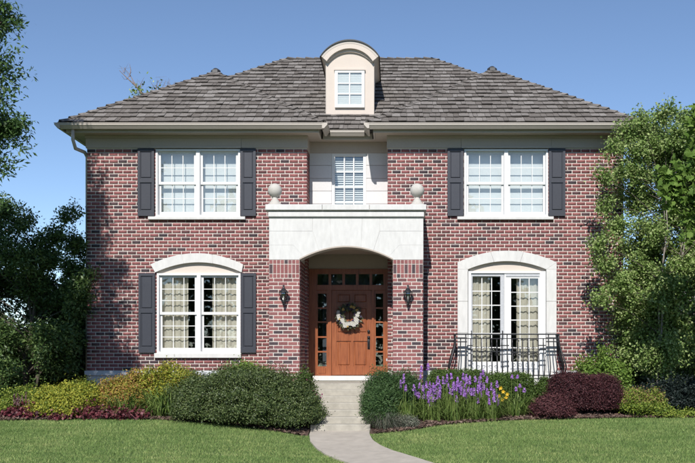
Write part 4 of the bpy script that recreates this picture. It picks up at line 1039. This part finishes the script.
# ------------------------------------------------------------------ right of the steps
shrub('yew', 'dense dark green yew right of the steps', 'shrub', [(384, 20, 373, -2.25, .6), (405, 18, 374.5, -2.0, .6), (378, 15, 392, -2.65, .5)], 34000, .055, .24, 'yew', shell=.35, power=2.6, amp=.12, freq=7, rnd=1.3)
strap_clump('lavender', 'grey-green wispy low plant at the foot of the steps', 'plant', 386, 18, 407, -3.1, 420, 'grey_leaf', .008, None)
t, P, D, geo = shrub('catmint', 'sparse grey-purple low plant on the mulch beside the grey-green one', 'plant', [(408, 12, 416, -3.05, .25)], 900, .03, .4, 'grey_leaf', shell=.6)
LG = 'purple blazing star clumps'
lia = [(408, 17, 392, -2.6, [(400, 380, 388), (404, 374, 383), (406, 385, 392)], 'purple spiked clump nearest the yew'),
       (431, 19, 389, -2.55, [(420.5, 366, 372), (427, 363.5, 370), (422, 374, 380), (426, 381, 388), (423, 385, 391), (432, 383, 390), (435, 385, 394), (430, 389, 396)], 'purple spiked clump with a few tall loose stems'),
       (453, 19, 386, -2.55, [(437, 376, 384), (442, 377, 384), (446, 374, 382), (438, 392, 398), (452, 373, 379), (449, 383, 389), (455, 388, 395), (458, 377, 384), (440, 386, 392)], 'purple spiked clump in the middle of the purple row'),
       (473, 18, 386, -2.5, [(462, 373, 380), (466, 374, 383), (470, 376, 384), (474, 376, 382), (465, 384, 391), (478, 379, 388), (472, 388, 395), (460, 382, 388)], 'thickly flowering purple clump before the boxwood gap'),
       (490, 16, 388, -2.45, [(482, 373, 380), (484, 370, 376), (488, 376, 383), (480, 385, 392), (491, 383, 390), (493, 389, 395), (486, 388, 395)], 'purple spiked clump at the right end of the purple row')]
for px, hw, pt, Y, sp, lab in lia:
    t, X, g0, H = strap_clump('blazing_star', lab, 'plant', px, hw, pt, Y, 300, 'daylily', .016, LG)
    sp = sp + [(a + random.uniform(-9, 9), b + d_, c + d_) for _ in range(2 if px > 425 else 0) for a, b, c in sp if b > 372 for d_ in (random.uniform(4, 11),)]
    for (sx, s1, s2) in sp:
        sx += random.uniform(-1.5, 1.5); YY = Y - random.uniform(-.15, .25); spike(t, PX(sx, YY), YY, g0, PZ(s2, YY), PZ(s1, YY), .036, 'purple')
t, X, g0, H = strap_clump('daylily', 'daylily clump with yellow flowers between boxwood and small barberry', 'plant', 516, 20, 390, -2.0, 200, 'daylily', .022, 'daylily clumps')
for (fx, fy) in ((500.5, 388), (503, 391.5), (507, 394), (499, 396), (506, 397.5), (502, 399.5)):
    YY = -2.1; X1, Z1 = PX(fx, YY), PZ(fy, YY)
    MB().tube([(X, -2.0, g0), (X1 * .5 + X * .5, -2.05, (g0 + Z1) / 2 + .1), (X1, YY, Z1)], .005, 4).build('flower_stem', M['daylily'], t)
    P = np.tile([[X1, YY, Z1]], (6, 1)); an = np.arange(6) * math.pi / 3
    dd = np.stack([np.cos(an), -0.8 + 0 * an, np.sin(an)], 1); V, F = leaves(P + unit(dd) * .026, .060, .42, np.stack([-np.cos(an) * .5, -np.ones(6), -np.sin(an) * .5], 1), dd)
    link('flower', np_mesh('flower', V, F), M['yellow'], t)
for (sx, s1, s2) in ((512, 375, 378.5), (517.5, 375, 378), (516, 387, 391), (520, 384, 387), (524.5, 388, 392)):
    YY = -2.0 + random.uniform(-.1, .1); spike(t, PX(sx, YY), YY, g0, PZ(s2, YY), PZ(s1, YY), .035, 'purple')
shrub('boxwood', 'clipped boxwood behind the purple flowers under the railing', 'shrub', [(446, 20, 370.5, -1.2, .45), (470, 20, 370.8, -1.15, .45)], 17000, .028, .75, 'boxwood', 'clipped boxwoods under the railing', shell=.16, power=3.5, amp=.05)
shrub('boxwood', 'widest clipped boxwood mound right of the purple flowers', 'shrub', [(498, 17, 373.5, -1.3, .45), (517, 17, 373.5, -1.3, .45)], 17000, .028, .75, 'boxwood', 'clipped boxwoods under the railing', shell=.16, power=3.5, amp=.05)
shrub('boxwood', 'small clipped boxwood ball next to the large purple barberry', 'shrub', [(544, 9, 377.5, -1.2, .25)], 6000, .028, .75, 'boxwood', 'clipped boxwoods under the railing', shell=.16, power=2.6, amp=.05)
shrub('barberry', 'large rounded dark purple barberry in front of the brick wall', 'shrub', [(573, 26, 372.5, -1.5, .6), (598, 23, 375, -1.5, .6)], 46000, .030, .65, 'barberry', 'dark purple barberries', shell=.2, power=2.7, amp=.06)
shrub('barberry', 'small dark purple barberry mound at the lawn edge', 'shrub', [(552, 21, 395, -2.15, .36)], 17000, .030, .65, 'barberry_young', 'dark purple barberries', shell=.22, power=2.3, amp=.08)
shrub('dogwood', 'bright green leafy shrub behind the large purple barberry', 'shrub', [(590, 18, 357, -.75, .4), (607, 17, 352.5, -.7, .4), (620, 12, 366, -.9, .35)], 5200, .06, .55, 'lime', shell=.5, amp=.22)
shrub('summer_spirea', 'lime green bush with faded brown blooms right of the large barberry', 'shrub', [(634, 16, 391, -1.8, .45), (653, 14, 394, -1.8, .4)], 9500, .044, .6, 'spirea_g', tips=('brownbloom', .6, 2600, .028))
shrub('ground_cover', 'lowest lime green plant at the right end of the lawn edge', 'plant', [(678, 16, 411, -1.95, .22), (694, 12, 411, -1.95, .22), (662, 12, 409, -2.0, .2)], 3600, .044, .6, 'spirea_g')
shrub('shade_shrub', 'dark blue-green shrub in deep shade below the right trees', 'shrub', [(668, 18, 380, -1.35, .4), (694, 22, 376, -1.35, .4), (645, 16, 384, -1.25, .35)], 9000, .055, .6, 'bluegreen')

shrub('hedge', 'dark hedge in the shade behind the left bushy tree', 'hedge', [(-30, 60, 330, 2.5, .8), (40, 50, 322, 2.6, .8), (78, 30, 335, 2.4, .7)], 26000, .10, .5, 'hedge', 'dark side hedges', shell=.4, power=2.8)
shrub('hedge', 'dark hedge in the shade behind the right slender tree', 'hedge', [(640, 40, 330, 3.0, .8), (700, 50, 318, 3.0, .9), (770, 50, 322, 3.0, .9)], 26000, .10, .5, 'hedge', 'dark side hedges', shell=.4, power=2.8)
# ------------------------------------------------------------------ trees
def tree(name, label, base, blobs, trunk_r, bark, leafm, leaf, aspect, dens, cat='tree', group=None, hang=.3, twigs=1.0, shape='diamond', top=None, multi=1, twig_r=.006, trunkpath=None, clus=.05):
    """blobs: (X, Y, Z, r).  limbs run from the trunk to every blob, twigs fan out of it, leaves sit along the twigs"""
    t = empty(name, base, label, cat, group)
    tops = []
    mb = MB()
    bx, by, bz = base
    zc_ = [b_[2] for b_ in blobs]; tz = top if top else (min(zc_) * .35 + max(zc_) * .65)
    stemsL = []
    cx = sum(b_[0] for b_ in blobs) / len(blobs); cy = sum(b_[1] for b_ in blobs) / len(blobs)
    for k in range(multi):
        ox, oy = (random.uniform(-.18, .18), random.uniform(-.18, .18)) if multi > 1 else (0, 0)
        lx, ly = (random.uniform(-.7, .7), random.uniform(-.4, .4)) if multi > 1 else (0, 0)
        pts = []
        for i in range(9):
            u = i / 8; pts.append(Vector((bx + ox + (cx - bx) * u * .7 + lx * u + .05 * math.sin(i * 1.7 + k), by + oy + (cy - by) * u * .7 + ly * u + .05 * math.cos(i * 1.3 + k), bz - .1 + (tz - bz + .1) * u)))
        stemsL.append(pts); mb.tube(pts, [trunk_r * (1 - .75 * i / 8) * (1.25 if i == 0 else 1) for i in range(9)], 8 if multi == 1 else 6)
    mb.build('trunk', M[bark], t)
    lm = MB(); LP, LD = [], []
    for (X, Y, Z, r) in blobs:
        pts = random.choice(stemsL)
        want = Z - max(.4, .6 * math.hypot(X - bx, Y - by))
        k = min(range(len(pts)), key=lambda i: abs(pts[i].z - want) + .25 * math.hypot(pts[i].x - X, pts[i].y - Y)); k = max(2, k); k = min(k, len(pts) - 1)
        s_ = pts[k]; e = Vector((X, Y, Z)); mdp = (s_ + e) / 2 + Vector((random.uniform(-.1, .1), random.uniform(-.1, .1), .10 * (e - s_).length))
        lr = max(.012, trunk_r * (.16 + .22 * min(1.5, r)))
        lp = [s_, s_.lerp(mdp, .5) + Vector((0, 0, .03)), mdp, mdp.lerp(e, .55), e]
        lm.tube(lp, [lr, lr * .8, lr * .6, lr * .42, lr * .25], 5)
        nt_ = max(8, int((44 * r * r + 14 * r) * twigs))
        for q in range(nt_):
            d = Vector((random.gauss(0, 1), random.gauss(0, 1), random.gauss(.15, .85))).normalized()
            st_ = lp[-1].lerp(lp[-2], random.random() * .8); L = r * random.uniform(.55, 1.12)
            en = Vector((X, Y, Z)) + d * L; en.z -= hang * .25 * L
            mm = st_.lerp(en, .5) + Vector((0, 0, .12 * L * (1 - hang)))
            lm.tube([st_, mm, en], [twig_r, twig_r * .7, twig_r * .35], 3, False)
            nl = max(3, int(dens * (.5 + L)))
            u = rng.uniform(.25, 1.03, nl)[:, None]
            A, Bm, C = np.array(st_), np.array(mm), np.array(en)
            p = (1 - u) ** 2 * A + 2 * u * (1 - u) * Bm + u ** 2 * C + rng.normal(0, clus, (nl, 3))
            LP.append(p); dirv = np.tile(np.array(d), (nl, 1)); LD.append(dirv)
    lm.build('branches', M['bark' if bark == 'palebark' else bark], t)
    P = np.concatenate(LP); D = np.concatenate(LD); n = len(P)
    N = rng.normal(size=(n, 3)) * .8 + np.array([0, -.25, .75]); T = D * .7 + rng.normal(size=(n, 3)) * .7 + np.array([0, 0, -hang])
    if shape == 'maple':
        N = unit(N); T = unit(T - N * (T * N).sum(1)[:, None]); B = np.cross(N, T)
        lobe = [(-.5, 0), (-.28, .30), (-.10, .22), (.02, .52), (.14, .20), (.55, 0), (.14, -.20), (.02, -.52), (-.10, -.22), (-.28, -.30)]
        L = leaf * rng.uniform(.7, 1.25, n)
        ring = np.stack([P + T * (a * L)[:, None] + B * (b_ * L)[:, None] - N * (abs(b_) * .25 * L)[:, None] for a, b_ in lobe], 1)
        k = len(lobe); V = np.concatenate([P[:, None, :], ring], 1).reshape(-1, 3)
        o_ = (np.arange(n) * (k + 1))[:, None]; tri = []
        for j in range(k): tri.append(np.concatenate([o_, o_ + 1 + j, o_ + 1 + (j + 1) % k], 1))
        F = np.concatenate(tri)
    else:
        V, F = leaves(P, leaf, aspect, N, T)
    cr = link('crown', np_mesh('crown', V, F), M[leafm], t); tag(cr, kind='stuff')
    return t
def B(px, py, r, Y): return (PX(px, Y), Y, PZ(py, Y), r)
# tall ash at the left, near the camera: only its right edge leans into the frame
Y = -5.0
bl_ = [B(2, 22, .42, Y), B(-8, 60, .60, Y), B(-22, 95, .75, Y), B(-4, 118, .45, Y), B(12, 133, .40, Y), B(-2, 166, .36, Y), B(-30, 140, .7, Y), B(4, 6, .22, Y), B(-20, 20, .6, Y + .4), B(-6, 205, .25, Y), B(22, 126, .24, Y)]
for k in range(14): bl_.append(B(random.uniform(-190, -45), random.uniform(-130, 150), random.uniform(.6, .95), Y + random.uniform(-1.3, 1.3)))
for k in range(4): bl_.append(B(random.uniform(-60, -20), random.uniform(-110, -30), random.uniform(.4, .6), Y + random.uniform(-.8, .8)))
tree('ash_tree', 'tall ash tree whose leafy branches enter at the top left', (-9.0, -5.1, float(gz(-9, -5.1))), bl_, .20, 'bark', 'ash', .10, .34, 75, hang=.5, clus=.075)
# dense dark trees beside the left wall
bl_ = []
for (px, py, r, Y) in ((72, 216, .28, -.2), (60, 235, .38, -.1), (78, 240, .26, 0), (40, 243, .42, -.2), (16, 222, .40, -.4), (2, 210, .40, -.6), (28, 256, .5, -.6), (55, 262, .45, -.3), (76, 270, .34, .1), (10, 256, .5, -.8), (-12, 240, .6, -.6)):
    bl_.append(B(px, py, r, Y))
for (px, py) in ((82, 252), (84, 276), (80, 292), (82, 314), (74, 285), (66, 296), (78, 304), (70, 318), (79, 328), (64, 332), (76, 345), (58, 304), (50, 286), (68, 358), (80, 365)):
    bl_.append(B(px, py, random.uniform(.30, .42), random.uniform(-.3, 1.2)))
for k in range(34): bl_.append(B(random.uniform(-60, 72), random.uniform(280, 372), random.uniform(.42, .62), random.uniform(-1.0, 1.6)))
for k in range(8): bl_.append(B(random.uniform(-60, -5), random.uniform(215, 300), random.uniform(.5, .7), random.uniform(-.5, 1.0)))
tree('ash_tree', 'dense dark bushy tree filling the space left of the brick wall', (-8.3, .2, float(gz(-8.3, .2))), bl_, .07, 'bark', 'hedge', .085, .42, 110, multi=4, hang=.4, twigs=1.15, clus=.09)
# slender tree against the right wall
bl_ = []
for (px, py, r, Y) in ((640, 118, .28, -.9), (628, 128, .26, -1.0), (665, 112, .34, -.7), (690, 118, .40, -.6), (612, 148, .26, -1.1), (600, 176, .22, -1.2), (622, 172, .30, -1.0), (648, 150, .42, -.6), (680, 160, .5, -.4),
        (606, 205, .25, -1.1), (615, 228, .32, -1.0), (595, 243, .20, -1.1), (604, 262, .30, -1.05), (618, 285, .38, -1.0), (600, 300, .24, -1.2), (640, 205, .40, -.4), (668, 215, .5, -.3), (640, 240, .25, -.4)):
    bl_.append(B(px, py, r, Y))
for k in range(26): bl_.append(B(random.uniform(628, 740), random.uniform(262, 362), random.uniform(.40, .58), random.uniform(-1.3, .3)))
for (px, py) in ((632, 150), (645, 132), (655, 128), (662, 140), (676, 135), (634, 172), (650, 176), (660, 165), (632, 195), (650, 200), (636, 222), (652, 228), (662, 245), (632, 250), (645, 262), (680, 190), (690, 215), (672, 250), (690, 140), (700, 165), (640, 270), (655, 262), (630, 285), (644, 292), (660, 285), (672, 275), (688, 268), (640, 312), (656, 305), (628, 302), (668, 296), (684, 300), (694, 282), (676, 318), (700, 250), (650, 246), (690, 240), (640, 340), (656, 350), (672, 340), (690, 352), (648, 368), (666, 372), (684, 374), (630, 352), (700, 370), (676, 358)):
    bl_.append(B(px + random.uniform(-4, 4), py + random.uniform(-4, 4), random.uniform(.28, .40), random.uniform(-1.0, .4)))
for k in range(16): bl_.append(B(random.uniform(664, 760), random.uniform(120, 260), random.uniform(.4, .6), random.uniform(-.6, .8)))
tree('pear_tree', 'slender small-leaved tree overlapping the right brick wall', (5.75, -.9, float(gz(5.75, -.9))), bl_, .035, 'palebark', 'birch', .060, .66, 112, multi=4, hang=.45, twig_r=.004, twigs=1.5, clus=.085)
# maple reaching in from the right edge
Y = -4.2
bl_ = [B(690, 165, .34, Y), B(676, 176, .28, Y), B(700, 195, .45, Y), B(684, 205, .30, Y), B(668, 190, .20, Y), B(692, 228, .30, Y), B(690, 118, .22, Y), B(705, 140, .35, Y), B(664, 176, .16, Y)]
for k in range(14): bl_.append(B(random.uniform(715, 860), random.uniform(40, 240), random.uniform(.5, .8), Y + random.uniform(-.9, .9)))
tree('maple_tree', 'maple with broad bright leaves reaching in from the right edge', (7.6, -4.2, float(gz(7.6, -4.2))), bl_, .11, 'bark', 'maple', .15, .9, 20, hang=.3, shape='maple', clus=.07)
# thin tree behind the left roof slope: mostly bare twigs
Yb = 13.0
tb = empty('bare_tree', (PX(150, Yb), Yb, float(gz(0, 5))), 'nearly bare twiggy tree top showing behind the left roof slope', 'tree')
mb = MB(); bs = PX(146, Yb)
mb.tube([(bs, Yb, float(gz(0, 5)) - .1), (bs + .1, Yb, EYE + 4), (PX(146, Yb), Yb, PZ(112, Yb))], [.22, .16, .09], 8); mb.build('trunk', M['bark'], tb)
bm_ = MB()
def tw(pts, r): bm_.tube([(PX(a, Yb), Yb + random.uniform(-.1, .1), PZ(b_, Yb)) for a, b_ in pts], [r * (1 - .8 * i / (len(pts) - 1)) for i in range(len(pts))], 5)
for pts, r in (([(146,112),(142,94),(136,86),(128,79),(120,71)], .045), ([(136,86),(130,75),(124,68)], .02), ([(130,77),(131,70),(130,64.5)], .02), ([(128,79),(124,79),(122,76)], .012), ([(141,92),(140,84),(144,77)], .018), ([(130,75),(127,71)], .01),
        ([(146,112),(156,95),(156,88),(158,81)], .035), ([(156,90),(152,84),(150,80)], .012), ([(156,93),(162,88),(166,79)], .014), ([(158,95),(168,92),(172,85),(175,81)], .022), ([(156,88),(160,85),(162,78)], .01), ([(168,92),(167,84),(169,78)], .01), ([(142,94),(138,92),(134,93)], .015)):
    tw(pts, r)
for k in range(26):
    a, b_ = random.choice(((128,79),(138,88),(156,88),(166,88),(160,84),(150,92),(124,73))); tw([(a, b_), (a + random.uniform(-5, 5), b_ - random.uniform(2, 7)), (a + random.uniform(-8, 8), b_ - random.uniform(4, 12))], .008)
bm_.build('branches', M['twig'], tb)
pts = []
for (a, b_, n_, s_) in ((139, 90, 26, .22), (143, 97, 60, .30), (136, 95, 22, .16), (144, 89, 12, .14), (156, 94, 16, .2), (131, 104, 14, .12), (114, 110, 8, .10)):
    c = np.array([PX(a, Yb), Yb, PZ(b_, Yb)]); pts.append(c + rng.normal(0, s_, (n_, 3)))
V, F = leaves(np.concatenate(pts), .12, .6); o = link('crown', np_mesh('crown', V, F), M['birch'], tb); tag(o, kind='stuff')

# ------------------------------------------------------------------ wreath
YW = YC - .06; cxw, czw = PX(349, YW), PZ(316.2, YW)
wr = empty('wreath', (cxw, YW, czw), 'round wreath of white blooms and greenery hanging on the front door', 'wreath')
MB().tube([(cxw + .20 * math.cos(a), YW + .02, czw + .20 * math.sin(a)) for a in np.linspace(0, 2 * math.pi, 25)], .05, 8, False).build('ring', M['bark'], wr)
def ringpts(n, lo_, hi_, a0=0, a1=2*math.pi, r0=.13, r1=.275):
    a = rng.uniform(a0, a1, n); q = rng.uniform(r0, r1, n); return np.stack([cxw + q * np.cos(a), YW - rng.uniform(lo_, hi_, n), czw + q * np.sin(a)], 1), np.stack([np.cos(a), -.6 + 0*a, np.sin(a)], 1)
P, D = ringpts(420, .0, .06, r1=.30); V, F = leaves(P, .085, .42, rng.normal(size=P.shape) * .6 + np.array([0, -1, .3]), D); o = link('greenery', np_mesh('greenery', V, F), M['w_green'], wr); tag(o, kind='stuff')
P, D = ringpts(120, .03, .08); V, F = leaves(P, .06, .7, rng.normal(size=P.shape) * .7 + np.array([0, -1, .2])); o = link('plum_leaves', np_mesh('plum_leaves', V, F), M['w_plum'], wr); tag(o, kind='stuff')
def bloom(a, q, r, m_):
    c = np.array([cxw + q * math.cos(a), YW - .075, czw + q * math.sin(a)]); an = np.arange(7) * 2 * math.pi / 7
    dd = np.stack([np.cos(an), -.35 + 0 * an, np.sin(an)], 1); V1, F1 = leaves(c + dd * r * .55, r * 1.15, .8, np.stack([-np.cos(an) * .35, -np.ones(7), -np.sin(an) * .35], 1), dd)
    V2, F2 = leaves(c + dd * r * .25 + np.array([0, -.012, 0]), r * .8, .8, np.stack([-np.cos(an) * .3, -np.ones(7), -np.sin(an) * .3], 1), dd)
    link('bloom', np_mesh('bloom', np.concatenate([V1, V2]), np.concatenate([F1, F2 + len(V1)])), M[m_], wr)
for a in np.linspace(R(190), R(345), 12): bloom(a + random.uniform(-.1, .1), random.uniform(.15, .27), random.uniform(.042, .06), 'w_white')
for a in (R(5), R(20), R(172), R(160)): bloom(a, random.uniform(.19, .26), .045, 'w_white')
for a in (R(60), R(75), R(195), R(262), R(130), R(35)): bloom(a, random.uniform(.17, .24), .036, 'w_gold')

# ------------------------------------------------------------------ balcony railing
YR = -.40
def XR_(px): return PX(px, YR)
def ZR(py): return PZ(py, YR)
rl = empty('balcony_railing', (XR_(507), 0, ZR(382)), 'black iron bellied balcony railing in front of the glazed door', 'railing')
rx0, rx1 = XR_(455.4), XR_(558.8); zt_, zb_ = ZR(334.2), ZR(378.6)
def belly(u):     # u = 0 top .. 1 bottom, outward bulge
    return .0 + .14 * sstep(.12, .78, np.float64(u)) - .07 * sstep(.80, 1.0, np.float64(u))
MB().box(rx0 - .012, rx1 + .012, YR - .02, YR + .02, zt_ - .014, zt_ + .014).build('top_rail', M['iron'], rl)
for x in (rx0, rx1): MB().box(x - .018, x + .018, YR + .019, -.001, zt_ - .010, zt_ + .012).build('top_rail', M['iron'], rl)
MB().box(rx0 + .01, rx1 - .01, YR - .008, YR + .008, ZR(338.9), ZR(338.1)).build('upper_rail', M['iron'], rl)
bo = float(belly(1.0))
for z in (zb_, zb_ + .075):
    bz_ = float(belly((zt_ - z) / (zt_ - zb_)))
    mb = MB().box(rx0 - bz_, rx1 + bz_, YR - bz_ - .012, YR - bz_ + .012, z - .012, z + .012)
    mb.box(rx0 - bz_ - .012, rx0 - bz_ + .012, YR - bz_ + .0121, -.001, z - .0118, z + .0118).box(rx1 + bz_ - .012, rx1 + bz_ + .012, YR - bz_ + .0121, -.001, z - .0118, z + .0118)
    mb.build('bottom_rail', M['iron'], rl)
NB = 21
for k in range(NB):
    x = rx0 + (rx1 - rx0) * k / (NB - 1); r_ = .017 if k in (0, NB - 1) else .0125
    out = -1 if k == 0 else (1 if k == NB - 1 else 0)
    pts = [(x + out * float(belly(u)) + (0 if out else ((x - (rx0 + rx1) / 2) / ((rx1 - rx0) / 2)) ** 7 * float(belly(u)) * .8), YR - float(belly(u)), (zt_ if k in (0, 2, 4, 10, 16, 18, NB - 1) else ZR(338.5)) + (zb_ - (zt_ if k in (0, 2, 4, 10, 16, 18, NB - 1) else ZR(338.5))) * u) for u in np.linspace(0, 1, 9)]
    MB().tube(pts, r_, 6).build('baluster', M['iron'], rl)
for x, s in ((rx0, -1), (rx1, 1)):
    for yy in (-.28, -.16, -.03):
        MB().tube([(x + s * float(belly(u)), yy, zt_ + (zb_ - zt_) * u) for u in np.linspace(0, 1, 9)], .011, 6).build('baluster', M['iron'], rl)
    for u_ in (.16, .62): MB().tube([(x + s * float(belly(u_)), yy, zt_ + (zb_ - zt_) * u_) for yy in (YR, 0)], .008, 5).build('cross_bar', M['iron'], rl)
def bar(a, b, py): 
    u = (334.2 - py) / (334.2 - 378.6); MB().box(XR_(a), XR_(b), YR - float(belly(u)) - .009, YR - float(belly(u)) + .009, ZR(py + .55), ZR(py - .55)).build('cross_bar', M['iron'], rl)
for a, b, p in ((456, 467, 337.9), (456, 467, 341.8), (467, 472.5, 345.6), (467, 472.5, 349.4), (473, 500, 351.4), (500.5, 509, 345.5), (500.5, 509, 349.4), (510, 538, 352), (538, 546, 345.4), (538, 546, 349.3), (546, 558, 337.9), (546, 558, 341.6)): bar(a, b, p)
def scroll(px, py, r, sgn):
    u = (334.2 - py) / (334.2 - 378.6); yy = YR - float(belly(u)) - .004
    pts = [(XR_(px) + sgn * r * (1 - t / 14) * math.cos(t * .75), yy, ZR(py) + r * (1 - t / 14) * math.sin(t * .75)) for t in range(11)]
    MB().tube(pts, .006, 5).build('scroll', M['iron'], rl)
for px in (477, 483, 490, 496, 514, 520, 527, 533):
    scroll(px, 348.5, .05, 1 if px % 2 else -1); scroll(px, 354.5, .045, -1 if px % 2 else 1)
MB().cham(X0(456.5) , X0(557.5), YR - .10, -.048, ZR(384.5), ZR(380.5), .01).build('balcony_slab', M['stone'], rl)

# ------------------------------------------------------------------ beyond
nb = empty('neighbour_house', (13.5, 26, float(gz(0, 5))), 'grey roofed neighbouring house glimpsed behind the right trees', 'house')
g0 = float(gz(0, 5)); Yn = 26; ex0, ex1 = PX(596, Yn), PX(596, Yn) + 12; ez = PZ(305, Yn); rzz = PZ(285, Yn)
MB().box(ex0 + .4, ex1 - .4, Yn + .4, Yn + 8, g0 - .1, ez).build('wall', M['stucco'], nb)
rr = MB(); v = [(ex0, Yn, ez), (ex1, Yn, ez), (ex1, Yn + 8.4, ez), (ex0, Yn + 8.4, ez), (ex0 + 2.6, Yn + 4.2, rzz + 1.2), (ex1 - 2.6, Yn + 4.2, rzz + 1.2)]
rr.add(v, [(0,1,5,4),(1,2,5),(2,3,4,5),(3,0,4),(0,3,2,1)]); rr.build('roof', M['shingle'], nb)
for xx in (ex0 + 2, ex0 + 5, ex0 + 8.5):
    f_ = MB().box(xx, xx + 1.3, Yn + .34, Yn + .399, g0 + 1.0, g0 + 2.5).build('window', M['white'], nb)
    MB().box(xx + .1, xx + 1.2, Yn + .325, Yn + .339, g0 + 1.1, g0 + 2.4).build('pane', M['glass'], f_)
# far woodland on both sides, plus an unseen belt behind the camera for window reflections
def wood(n, xr, yr, zr, size):
    x = rng.uniform(*xr, n); y = rng.uniform(*yr, n); h = zr * (.55 + .25 * np.sin(x * .35) + .2 * np.sin(x * .13 + 2)); z = g0 + rng.random(n) ** .8 * h
    return np.stack([x, y, z], 1)
P = np.concatenate([wood(26000, (-70, -9), (34, 44), 4.6, 0), wood(26000, (9, 60), (44, 52), 4.4, 0), wood(40000, (-70, 60), (-66, -56), 17.0, 0)])
V, F = leaves(P, .70, .75, rng.normal(size=P.shape) + np.array([0, -.5, .5])); o = link('distant_trees', np_mesh('distant_trees', V, F), M['wood_far']); tag(o, 'distant belt of green trees around the house', 'trees', kind='stuff')
